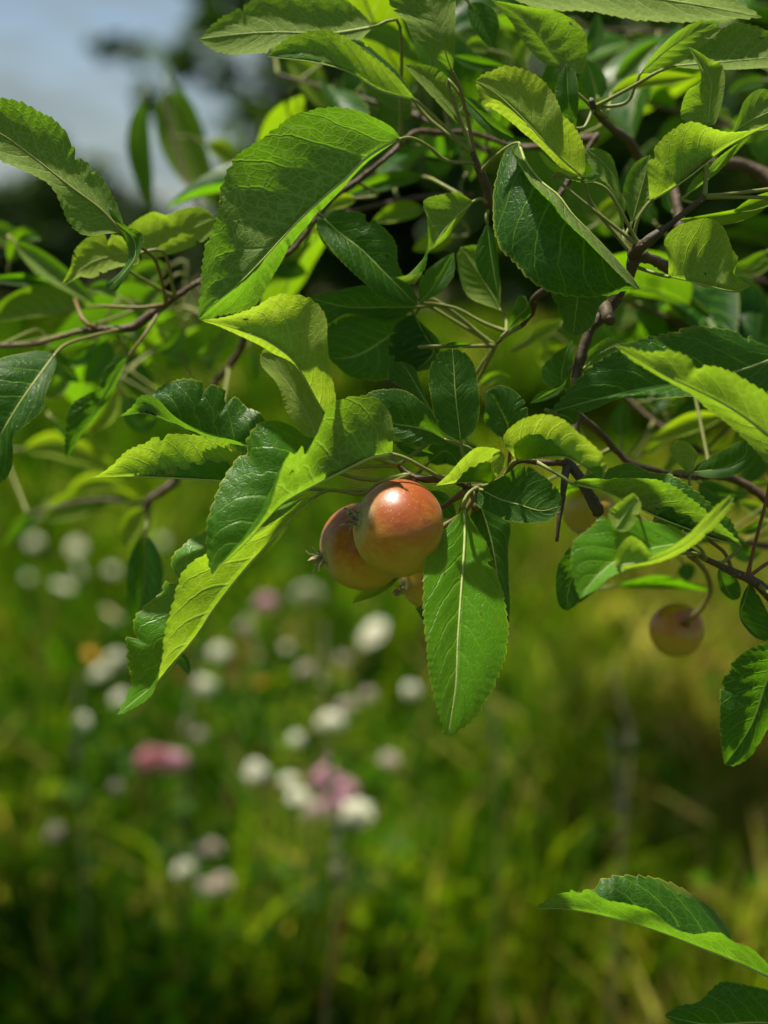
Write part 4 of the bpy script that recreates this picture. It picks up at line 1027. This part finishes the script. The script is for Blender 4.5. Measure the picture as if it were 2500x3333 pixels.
    S(6, (-6, -6), '1250,1420 1350,1500 1500,1500', .28, 't', .05)
    S(6, (-8, -8), '1700,1420 1600,1430 1510,1460', .12, 'u', .8)
    S(6, (-6, -6), '1130,900 1100,960 1060,950', .2, 't', .2)
    S(8, (-10, -10), '1150,430 1170,480 1170,545', .45, 't', .05)
    S(8, (-9, -9), '760,560 1050,540 1330,590', .06, 't', .1, sa=1.0, sb=-1.0, wr=.45)  # level leaf added to shade the small hanging apple
    S(6, (-5.2, -5.2), '330,1480 580,1465 840,1510', .08, 't', .1, sa=1.0, sb=-1.0, wr=.42)  # level leaf added over the dim apple to keep sun off it
    S(8, (-6, -6), '1659,180 1550,230 1470,240', .14, 't', .2)
    S(8, (-9, -9), '1690,150 1580,100 1480,60', .2, 'u', .7)
    S(8, (-8, -8), '1440,250 1520,380 1620,360', .2, 't', .15)
    S(5, (-4, -4), '900,1180 1050,1230 1130,1250', (.1, .2), 't', .08)
    S(5, (-5, -5), '1100,1300 1200,1230 1300,1330', .3, 't', .08)
    S(5, (-6, -6), '1330,1180 1360,1300 1340,1400', .3, 't', .15)
    S(5, (-4, -4), '1090,1480 1180,1560 1260,1640', .3, 't', .1)
    S(5, (-3, -3), '1190,600 1280,595 1360,590', .12, 't', .2)
    S(5, (-7, -7), '1400,840 1500,780 1590,790', .14, 'u', .5)
    for z_, m_, w_, f_, t_ in ((-9, '300,620 380,740 480,820', .2, 't', .1), (-11, '420,760 330,860 210,900', .2, 'u', .3), (-12, '60,830 160,900 290,930', .18, 'u', .5),
                               (-10, '640,430 560,520 470,560', .22, 'u', .15), (-13, '880,830 960,900 1080,920', .2, 'u', .6), (-11, '200,60 260,150 370,180', .2, 'u', .2),
                               (-12, '1100,480 1040,590 930,640', .22, 't', .2), (-14, '1180,900 1230,1010 1330,1060', .2, 'u', .5), (-9, '700,300 620,250 520,260', .2, 'u', .1),
                               (-13, '330,1050 430,1120 560,1130', .18, 't', .3), (-12, '1340,520 1280,620 1180,660', .22, 'u', .4), (-10, '980,240 900,300 850,400', .22, 'u', .2)):
        S(4, (z_, z_), m_, w_, f_, t_)
    S(5, (-8, -8), '-60,1180 0,1260 40,1330', .2, 't', .2)

def leaf_templates():
    out = []
    for k in range(6):
        r = np.random.default_rng(50 + k)
        n = 26; t = np.linspace(0, 1, n + 1)
        L = .075
        M = np.stack([.10 * L * np.sin(t * 3 + k), t * L, L * (.18 * t - (.25 + .1 * r.random()) * t ** 2)], 1)
        w = L * (.25 + .04 * r.random()) * profile(t, False)
        up = .35 + .5 * r.random()
        EL = M + np.stack([-w * math.cos(up), 0 * w, w * math.sin(up)], 1)
        ER = M + np.stack([w * math.cos(up), 0 * w, w * math.sin(up)], 1)
        V, F, uv, _ = blade_grid(M, EL, ER, True, 4, 0, .08, k)
        F = [tuple(f) for f in F]; mi = [0] * len(F)
        for C, R in ((M[::3], .0005), (np.array([(0, .002, 0), (0, -.006, .001), (.001, -.012, -.002), (.002, -.017, -.005)]), .0009)):
            Vt, Ft = tube(C, R, 5); off = len(V)
            F += [tuple(q + off for q in f) for f in Ft]; mi += [1] * len(Ft)
            V = np.vstack([V, Vt]); uv = np.vstack([uv, np.zeros((len(Vt), 2))])
        V = V - np.array([.002, -.017, -.005])
        out.append(mesh_from('leaf', V, F, [M_LEAF2, M_PET], mi, uv))
    return out

def leaves_fill(first, per):
    """leaves all along the boughs that lie further back"""
    temp = leaf_templates()
    r = np.random.default_rng(31)
    for q_, (o, C, R) in enumerate(BOUGHS[first:]):
        if q_ in (7, 9, 10): continue
        L = np.linalg.norm(np.diff(C, axis=0), axis=1).sum()
        n = int(per * L / .1)
        for k in range(n):
            i = int(np.clip((k + r.random()) / n * len(C), 1, len(C) - 2))
            p = C[i]; T = C[i + 1] - C[i - 1]; T /= np.linalg.norm(T)
            d = T * .6 + r.normal(0, .6, 3); d[2] -= .15; d[1] += .25
            d /= np.linalg.norm(d)
            tipp = p + d * .09 - CAM; dep = tipp @ AX_F; px = tipp @ AX_R / dep / K + 1250; py = -(tipp @ AX_U) / dep / K + 1666
            if px < 850 and py < 640: continue                   # the open sky stays open
            up = np.array([0, 0, 1.0]) + r.normal(0, .35, 3); x = np.cross(d, up); x /= np.linalg.norm(x); z = np.cross(x, d)
            f = link('leaf', temp[int(r.integers(6))], o)
            s = .75 + .5 * r.random()
            Mx = Matrix(np.vstack([np.column_stack([x * s, d * s, z * s, p - TREE_BASE]), [0, 0, 0, 1]]).tolist())
            f.matrix_basis = Mx
            f['tint'] = float(np.clip(r.beta(1.2, 2.4), 0, 1)) * .75; f['red'] = .2

# ------------------------------------------------------------------ apples
def apple(T, x, y, z, r_src, axis, label, stalk=None, seed=0, blush=1.0, open_calyx=True, stalk_red=.6):
    """axis: direction of the flower end, in camera terms (right, up, towards the lens)"""
    r_ = np.random.default_rng(seed)
    c = at(T, x, y, z); d = FOCUS - z / 100
    R = r_src * K * d
    ax = AX_R * axis[0] + AX_U * axis[1] - AX_F * axis[2]; ax /= np.linalg.norm(ax)
    Zl = -ax                                             # local +Z is the stalk end
    Xl = np.cross(np.array([0, 0, 1.0]), Zl); Xl /= np.linalg.norm(Xl); Yl = np.cross(Zl, Xl)
    rot = np.column_stack([Xl, Yl, Zl])
    root = link('apple', None)
    root.matrix_world = Matrix(np.vstack([np.column_stack([rot, c]), [0, 0, 0, 1]]).tolist())
    tag(root, label, 'apple', 'young apples on the branch')
    nt_, np_ = 56, 72
    th = np.linspace(0, np.pi, nt_); ph = np.linspace(0, 2 * np.pi, np_, endpoint=False)
    TH, PH = np.meshgrid(th, ph, indexing='ij')
    rr = 1 + .026 * np.sin(TH) * np.cos(2 * PH + 1 + seed) + .014 * np.cos(3 * PH + seed) * np.sin(TH) + .012 * np.sin(2 * TH + seed) * np.cos(PH)
    stem_d = np.exp(-(TH / .40) ** 2); cal_d = np.exp(-((np.pi - TH) / .22) ** 2)
    ribs = np.exp(-((np.pi - TH - .28) / .22) ** 2) * .035 * np.cos(5 * PH + .4)
    rho = np.sin(TH) * rr * (1 + .02 * np.cos(TH)) * (1 + ribs)
    zz = np.cos(TH) * .95 - .24 * stem_d + .075 * cal_d * (1 if open_calyx else 1) + ribs * .4
    V = np.stack([rho * np.cos(PH), rho * np.sin(PH), zz], -1).reshape(-1, 3)
    upl = rot.T @ (np.array([-.10, -.25, 1.0]) / np.linalg.norm([-.10, -.25, 1.0]))      # sunny side of the fruit
    nrm = V / np.linalg.norm(V, axis=1)[:, None]
    bl = np.clip(.48 + .62 * (nrm @ upl), 0, 1) * blush
    ca = np.clip(np.exp(-((np.pi - TH.ravel()) / .52) ** 2) * 1.2, 0, 1)
    colr = np.stack([bl, ca, PH.ravel() / 6.2832], 1)
    i = np.arange(nt_ - 1)[:, None] * np_; j = np.arange(np_)[None]; j2 = (j + 1) % np_
    F = np.stack([i + j, i + np_ + j, i + np_ + j2, i + j2], -1).reshape(-1, 4)
    link('fruit', mesh_from('fruit', V * R, F, [M_APPLE], col=colr), root)
    # calyx: a short neck, five dried sepals and a tuft of stamens
    zc = (-.95 + .075) * R
    C = np.array([(0, 0, zc + .10 * R), (0, 0, zc), (0, 0, zc - .07 * R)])
    v, f = tube(C, [.21 * R, .16 * R, .12 * R], 12, .06)
    neck = link('calyx', mesh_from('calyx', v, f, [M_SEPALG]), root)
    for k in range(5):
        a = 2 * np.pi * k / 5 + r_.normal(0, .2)
        ln = R * (.40 + .18 * r_.random()); out_ = .25 + .55 * r_.random()
        t = np.linspace(0, 1, 6)
        ctr = np.stack([np.cos(a) * (.09 * R + ln * out_ * t ** 1.6), np.sin(a) * (.09 * R + ln * out_ * t ** 1.6), zc - .05 * R - ln * (t - .35 * t ** 2) * (1.1 - out_ * .5)], 1)
        ctr += r_.normal(0, .012 * R, ctr.shape)
        sd = np.array([-np.sin(a), np.cos(a), 0]); w = (.10 * R * (1 - t) ** .7 + .004 * R)[:, None]
        th_ = np.array([np.cos(a), np.sin(a), .3]) * .012 * R
        VV = np.concatenate([ctr - sd * w, ctr + sd * w, ctr + th_]); m = 6
        FF = [(q, q + 1, 2 * m + q + 1, 2 * m + q) for q in range(m - 1)] + [(m + q + 1, m + q, 2 * m + q, 2 * m + q + 1) for q in range(m - 1)] + [(q + 1, q, m + q, m + q + 1) for q in range(m - 1)]
        link('sepal', mesh_from('sepal', VV, FF, [M_SEPALG if k % 2 else M_SEPAL]), neck)
    VV, FF, off = [], [], 0
    for k in range(9):
        a = r_.random() * 6.28; q = r_.random() * .08 * R
        p0 = np.array([np.cos(a) * q, np.sin(a) * q, zc - .05 * R]); p1 = p0 * np.array([1.6, 1.6, 1]) + np.array([0, 0, -R * (.14 + .1 * r_.random())])
        v, f = tube(resample([p0, (p0 + p1) / 2 + r_.normal(0, .012 * R, 3), p1], 4), .011 * R, 4)
        VV.append(v); FF += [tuple(w + off for w in g) for g in f]; off += len(v)
    link('stamens', mesh_from('stamens', np.vstack(VV), FF, [M_SEPAL]), neck)
    if stalk:
        q = [c + Zl * R * .66]
        for w in stalk.split():
            tt, w = w.split(':'); w = [float(s) for s in w.split(',')]
            q.append(at(int(tt), *w))
        Cw = resample(q, 24)
        v, f = tube((Cw - c) @ rot, np.interp(np.linspace(0, 1, 25), [0, .15, .85, 1], [.0017, .00125, .0014, .0022]), 9, .03)
        s = link('stalk', mesh_from('stalk', v, f, [M_PET]), root); s['red'] = stalk_red
    return root

def apples():
    apple(12, 890, 690, 0.0, 157, (-.93, .20, .30), 'front rosy apple, green underneath, nearest the lens in the pair', '12:1290,650,-1.2 12:1400,585,-1 12:1480,480,-.9 12:1530,380,-1', 3)
    apple(12, 588, 838, -3.4, 146, (-.92, -.26, .22), 'rosy apple half hidden behind the front one, its dry flower end at the left', '12:1240,520,-2.6 12:1340,450,-1.6 12:1450,375,-1', 5)
    apple(12, 1130, 1115, -5.5, 97, (-.90, -.32, .3), 'small yellow-green apple peeping out under the front apple', '12:1480,640,-4 12:1530,500,-2', 8, .25)
    apple(8, 1110, 832, -15.5, 90, (-.42, -.36, -.83), 'small blurred apple hanging on a curved stalk above the grass at the right', '8:1180,765,-14 8:1250,715,-13.8 8:1310,610,-13 8:1290,490,-9 8:1200,380,-3', 11, .75, stalk_red=.5)
    apple(8, 590, 110, -9, 92, (-.2, -.9, .2), 'dim green apple in shade behind the dead twig', '8:560,-60,-9 6:600,1330,-7', 13, .3)

# ------------------------------------------------------------------ meadow flowers
def floret_head(n, R, tilt, c_in, c_out, flat=1.0, seed=0, L=.5):
    """a globe of many small pointed florets"""
    r = np.random.default_rng(seed); V, F, Cc = [], [], []; off = 0
    g = np.pi * (3 - 5 ** .5)
    for k in range(n):
        zc = 1 - 1.55 * (k + .5) / n
        q = math.sqrt(max(0, 1 - zc * zc)); a = g * k
        d = np.array([q * math.cos(a), q * math.sin(a), zc * flat])
        dn = d / np.linalg.norm(d)
        s = np.cross(dn, [.3, .2, .9]); s /= np.linalg.norm(s); w = np.cross(dn, s)
        b = d * R * (1 - L); tip = d * R * (1 + .14 * r.normal()) + np.array([0, 0, tilt * R])
        mdl = b * .45 + tip * .55; wd = R * .15
        ring = [mdl + s * wd, mdl + w * wd, mdl - s * wd, mdl - w * wd]
        V += [b, *ring, tip]
        for m in range(4):
            F.append((off, off + 1 + (m + 1) % 4, off + 1 + m)); F.append((off + 5, off + 1 + m, off + 1 + (m + 1) % 4))
        tt = r.random()
        c0 = np.array(c_in); c1 = np.array(c_out)
        Cc += [c0 * .7, *([c0 * (1 - tt) + c1 * tt] * 4), c1]
        off += 6
    return mesh_from('flower_head', np.array(V), F, [M_FLOWER], col=np.array(Cc))

def umbel_head(seed):
    """flat-topped cluster of little white flowers"""
    r = np.random.default_rng(seed); V, F, Cc = [], [], []; off = 0
    for k in range(42):
        q = math.sqrt((k + .5) / 42); a = k * 2.39996
        p = np.array([q * math.cos(a), q * math.sin(a), .18 * (1 - q * q) + .04 * r.normal()]) * .032
        R = .0056 * (.8 + .4 * r.random())
        v = [p + np.array([0, 0, R * .5])] + [p + R * np.array([math.cos(b), math.sin(b), .15 * r.normal()]) for b in np.linspace(0, 6.283, 8, endpoint=False)] + [p * .9 - np.array([0, 0, R])]
        V += v
        for m in range(8):
            F.append((off, off + 1 + m, off + 1 + (m + 1) % 8)); F.append((off + 9, off + 1 + (m + 1) % 8, off + 1 + m))
        Cc += [[.55, .50, .28]] + [[.88, .88, .82]] * 8 + [[.2, .3, .1]]
        vt, ft = tube(resample([p - np.array([0, 0, R]), p * .45 - np.array([0, 0, .014]), (0, 0, -.04)], 4), .0007, 4)
        o2 = off + 10
        V += list(vt); F += [tuple(w + o2 for w in f) for f in ft]; Cc += [[.12, .19, .05]] * len(vt)
        off = o2 + len(vt)
    return mesh_from('flower_head', np.array(V), F, [M_FLOWER], col=np.array(Cc))

def daisy_head(seed, petal, eye):
    V, F, Cc = [], [], []; off = 0; R = .020
    r = np.random.default_rng(seed)
    for k in range(18):
        a = 2 * np.pi * k / 18 + r.normal(0, .05); d = np.array([math.cos(a), math.sin(a), 0]); s = np.array([-d[1], d[0], 0])
        pts = [(.2, .04, .0), (.6, .13, .10), (1.0, .05, .02 + .1 * r.normal())]
        for q, w, h in pts: V += [d * q * R - s * w * R + np.array([0, 0, h * R]), d * q * R + s * w * R + np.array([0, 0, h * R])]
        F += [(off, off + 1, off + 3, off + 2), (off + 2, off + 3, off + 5, off + 4)]; Cc += [petal] * 6; off += 6
    for i in range(5):
        for j in range(12):
            t = i / 4 * 1.5; a = j / 12 * 6.283
            V.append(np.array([math.sin(t) * math.cos(a), math.sin(t) * math.sin(a), .6 * math.cos(t) + .02]) * R * .42); Cc.append(eye)
    for i in range(4):
        for j in range(12): F.append((off + i * 12 + j, off + (i + 1) * 12 + j, off + (i + 1) * 12 + (j + 1) % 12, off + i * 12 + (j + 1) % 12))
    return mesh_from('flower_head', np.array(V), F, [M_FLOWER], col=np.array(Cc))

def spike_head(seed, c1, c2, n=70, H=.09, wid=.009):
    r = np.random.default_rng(seed); V, F, Cc = [], [], []; off = 0
    for k in range(n):
        t = r.random(); a = r.random() * 6.283; q = wid * (1 - .75 * t) * (.4 + .6 * r.random())
        p = np.array([math.cos(a) * q, math.sin(a) * q, t * H]); s = .0028 * (1 - .4 * t)
        e = np.array([[1, 0, 0], [0, 1, 0], [-1, 0, 0], [0, -1, 0], [0, 0, 1.6], [0, 0, -1.2]]) * s
        V += list(p + e)
        for m in range(4): F += [(off + 4, off + m, off + (m + 1) % 4), (off + 5, off + (m + 1) % 4, off + m)]
        u = r.random(); Cc += [list(np.array(c1) * (1 - u) + np.array(c2) * u)] * 6; off += 6
    return mesh_from('flower_head', np.array(V), F, [M_FLOWER], col=np.array(Cc))

def trefoil(seed):
    r = np.random.default_rng(seed); V, F, Cc = [], [], []; off = 0
    for k in range(3):
        a = k * 2.094; d = np.array([math.cos(a), math.sin(a), .15]); s = np.array([-d[1], d[0], 0]); L = .020
        for q, w in ((.05, .05), (.45, .33), (.8, .30), (1.0, .02)): V += [d * q * L - s * w * L, d * q * L + s * w * L]
        for i in range(3): F.append((off + 2 * i, off + 2 * i + 1, off + 2 * i + 3, off + 2 * i + 2))
        Cc += [[.06, .14, .03]] * 8; off += 8
    return mesh_from('leaf', np.array(V), F, [M_GRASS], col=np.array(Cc))

def flowers():
    tref = trefoil(1)
    kinds = {
        'white clover': ('clover', [floret_head(90, .0150, .10, (.72, .72, .55), (.90, .90, .85), .95, s) for s in (1, 2)], 1.0),
        'pink clover': ('clover', [floret_head(90, .0165, .12, (.56, .32, .40), (.62, .33, .46), 1.05, s) for s in (3, 4)], 1.0),
        'crimson clover': ('clover', [floret_head(80, .0165, .10, (.42, .13, .17), (.52, .22, .26), 1.0, 5)], 1.0),
        'pale clover': ('clover', [floret_head(80, .0150, .10, (.50, .42, .36), (.70, .58, .56), .95, 6)], 1.0),
        'yarrow': ('yarrow', [umbel_head(s) for s in (7, 8)], 1.0),
        'orange': ('hawkweed', [daisy_head(9, [.70, .36, .05], [.62, .30, .03])], 1.0),
        'cream': ('daisy', [daisy_head(10, [.80, .74, .56], [.70, .42, .06])], 1.0),
        'sorrel': ('sorrel', [spike_head(11, (.26, .05, .03), (.36, .13, .06))], 1.0),
        'seed': ('grass', [spike_head(12, (.45, .40, .26), (.55, .50, .36), 60, .11, .006)], 1.0)}
    made = {}
    # region, x, y, seen width in region units, kind, label
    table = [
        (10, 150, 95, 1.3, 'white clover', 'white clover head, farthest out, near the left edge under the grey-blue leaf'),
        (10, 330, 110, 1.3, 'yarrow', 'white flower cluster, upper one of the two stacked at the left'),
        (10, 275, 275, 1.5, 'yarrow', 'broad white flower cluster, lower one of the two stacked at the left'),
        (10, 345, 210, 1.2, 'yarrow', 'white flower cluster between the two stacked ones at the left'),
        (10, 485, 215, 1.2, 'white clover', 'white clover head just left of the dark hanging leaf'),
        (10, 700, 90, 1.1, 'white clover', 'white clover head between the dark hanging leaf and the long folded leaf'),
        (10, 482, 395, 1.3, 'cream', 'cream flower with an orange eye, left of the dark hanging leaf tip'),
        (10, 390, 570, 1.2, 'orange', 'orange flower in the grass left of the long folded leaf'),
        (10, 500, 600, 1.3, 'white clover', 'white clover head touching the edge of the long folded leaf'),
        (10, 435, 660, 1.2, 'white clover', 'white clover head lower left of the one at the folded leaf edge'),
        (10, 520, 765, 1.1, 'white clover', 'white clover head just left of the folded leaf tip'),
        (10, 1060, 450, 1.1, 'pale clover', 'faint pale clover head below the pink one under the apples'),
        (10, 1150, 360, 1.4, 'pink clover', 'pink clover head to the left below the apples'),
        (10, 1330, 315, 1.9, 'yarrow', 'large white flower cluster straight below the left apple'),
        (10, 1612, 480, 1.7, 'yarrow', 'bright white flower cluster below the small yellow-green apple'),
        (10, 950, 570, 1.3, 'white clover', 'white clover head right of the long folded leaf'),
        (10, 880, 715, 1.4, 'white clover', 'white clover head beside the red-brown sorrel'),
        (10, 1000, 690, 1.3, 'sorrel', 'red-brown sorrel spike right of the white clover head'),
        (10, 790, 690, 1.0, 'sorrel', 'red-brown sorrel spike behind the folded leaf'),
        (10, 1130, 690, .9, 'orange', 'small orange flower right of the sorrel spike'),
        (10, 1430, 870, 1.5, 'white clover', 'white clover head at the foot of an arching pale spray'),
        (10, 1500, 800, 1.0, 'pale clover', 'pale clover head on the arching spray, lower'),
        (10, 1590, 750, 1.0, 'pale clover', 'pale clover head on the arching spray, upper'),
        (10, 1320, 640, 1.0, 'pale clover', 'faint pale clover head left of the arching spray'),
        (0, 888, 1495, 1.1, 'white clover', 'white clover head left of the bright hanging leaf tip'),
        (10, 660, 1040, 1.5, 'crimson clover', 'crimson clover head, the left of the pair by a pale grass stem'),
        (10, 755, 1045, 1.4, 'pink clover', 'rose clover head, the right of the pair by a pale grass stem'),
        (10, 1110, 1095, 1.35, 'white clover', 'round white clover head standing alone left of the pink ones'),
        (10, 1250, 1125, 1.0, 'white clover', 'small white clover head touching the pink clover, upper'),
        (10, 1290, 1200, 1.2, 'white clover', 'white clover head left of the pink clover, lower'),
        (10, 1355, 1250, 1.0, 'pale clover', 'cream clover head right under the pink clover'),
        (10, 1175, 1170, 1.0, 'sorrel', 'red-brown sorrel between white clover heads'),
        (10, 1405, 1130, 1.3, 'pink clover', 'mauve clover head, upper left of the pink cluster'),
        (10, 1495, 1170, 1.25, 'pink clover', 'magenta clover head, right of the pink cluster'),
        (10, 1440, 1225, 1.2, 'pink clover', 'pink clover head, lowest of the pink cluster'),
        (10, 1545, 1265, 1.55, 'white clover', 'largest round white clover head, below the pink cluster'),
        (11, 800, 675, 1.25, 'white clover', 'white clover head lowest at the left, beside a pale pink one'),
        (11, 865, 600, 1.0, 'pale clover', 'greenish white clover head above the lowest white one'),
        (11, 925, 570, .9, 'pale clover', 'greenish white clover head, topmost above the lowest white one'),
        (11, 960, 730, 1.2, 'pale clover', 'pale pink clover head lowest in the meadow'),
        (11, 890, 745, 1.0, 'pale clover', 'dull pink clover head touching the lowest pale pink one'),
        (11, 240, 510, 1.2, 'pale clover', 'dim pale clover head in the shade at the left'),
        (9, 25, 190, 1.0, 'pale clover', 'small pale pink clover head below the bright hanging leaf'),
        (9, 490, 215, .9, 'seed', 'pale grass seed head under the hanging leaf'),
        (9, 1030, 400, 1.0, 'seed', 'straw-coloured grass seed head in the dry patch'),
        (9, 1070, 120, 1.0, 'seed', 'pale grass seed head left of the glossy dark leaf'),
        (10, 330, 1010, 1.1, 'seed', 'pale grass seed head left of the crimson clover'),
        (10, 800, 900, 1.1, 'seed', 'pale feathery grass seed head above the rose clover'),
        (11, 1462, 690, 1.3, 'seed', 'tall straw grass stem standing under the largest white clover'),
        (0, 920, 1395, 1.1, 'sorrel', 'dull red sorrel spike left of the bright hanging leaf'),
        (0, 560, 1420, 1.0, 'seed', 'pale grass seed head between white clover heads'),
        (0, 700, 1480, 1.0, 'seed', 'pale grass seed head right of the sorrel'),
    ]
    for q, (x, y, lab) in enumerate((
            (60, 1250, 'faint white clover head nearest the left edge, below the farthest white one'), (335, 1295, 'faint clover head right of the dark hanging leaf'), (180, 1560, 'faint clover head just below the folded leaf tip'), (430, 1590, 'faint clover head above the lone round white clover'),
            (620, 1400, 'faint clover head well below the pink clover under the apples'),
            (740, 1425, 'faint clover head below the bright white flower cluster'), (640, 1600, 'faint clover head above the pink cluster'), (250, 1700, 'faint clover head lower left of the crimson pair'))):
        table.append((0, x, y, (.8, .65, .9)[q % 3], ('white clover', 'pale clover')[q % 2], lab))
    for k, (T, x, y, s, kind, lab) in enumerate(table):
        cat, meshes, _ = kinds[kind]
        r = np.random.default_rng(900 + k)
        v = ray(T, x, y)
        hgt = .38 + .08 * r.random()
        if kind == 'seed': hgt += .12
        if T == 11 and kind != 'seed': hgt = .28
        dist = (hgt - CAM_H) / v[2]
        p = CAM + v * dist
        base = np.array([p[0] + r.normal(0, .03), p[1] + r.normal(0, .03), 0.0])
        names = {'clover': 'clover_flower', 'yarrow': 'yarrow_flower', 'hawkweed': 'hawkweed_flower', 'daisy': 'daisy_flower', 'sorrel': 'sorrel_flower', 'grass': 'grass_stem'}
        root = link(names[cat], None, loc=base)
        tag(root, lab, 'flower' if cat != 'grass' else 'grass stem', 'meadow flowers' if cat != 'grass' else 'tall grass stems')
        C = resample([(0, 0, 0), (p - base) * .55 + np.array([r.normal(0, .015), 0, 0]), p - base], 10)
        vv, ff = tube(C, np.linspace(.0016, .0010, 11), 6)
        link('stem', mesh_from('stem', vv, ff, [M_STEM if kind != 'seed' else M_STRAW]), root)
        hd = link('flower_head', meshes[k % len(meshes)], root, loc=p - base)
        sc = s * (.95 if dist < 4 else 1.05) * (.55 if kind == 'yarrow' else .62 if kind == 'orange' else .92)
        hd.scale = (sc * r.uniform(.85, 1.15), sc * r.uniform(.85, 1.15), sc * r.uniform(.8, 1.1))
        hd.rotation_euler = (r.normal(0, .25) + (.75 if kind in ('yarrow', 'cream', 'orange') else 0), r.normal(0, .25), r.random() * 6.28)
        if cat == 'clover':
            for q in range(3):
                lf = link('leaf', tref, root, loc=C[3 + 2 * q] + np.array([r.normal(0, .02), r.normal(0, .02), .01]))
                lf.rotation_euler = (r.normal(0, .4), r.normal(0, .4), r.random() * 6.28)

M_FLOWER = tone_material('petals', .30, .6, .25)
M_STEM = plain_material('flower_stem', (.07, .13, .025), (.12, .16, .04), 30, .6, .15)
M_STRAW = plain_material('straw', (.42, .34, .17), (.30, .24, .10), 30, .7, .15)

ground()
grass()
far_trees()
boughs()
shade_crown()
leaves_sharp()
leaves_soft()
leaves_fill(13, 4.4)
apples()
flowers()
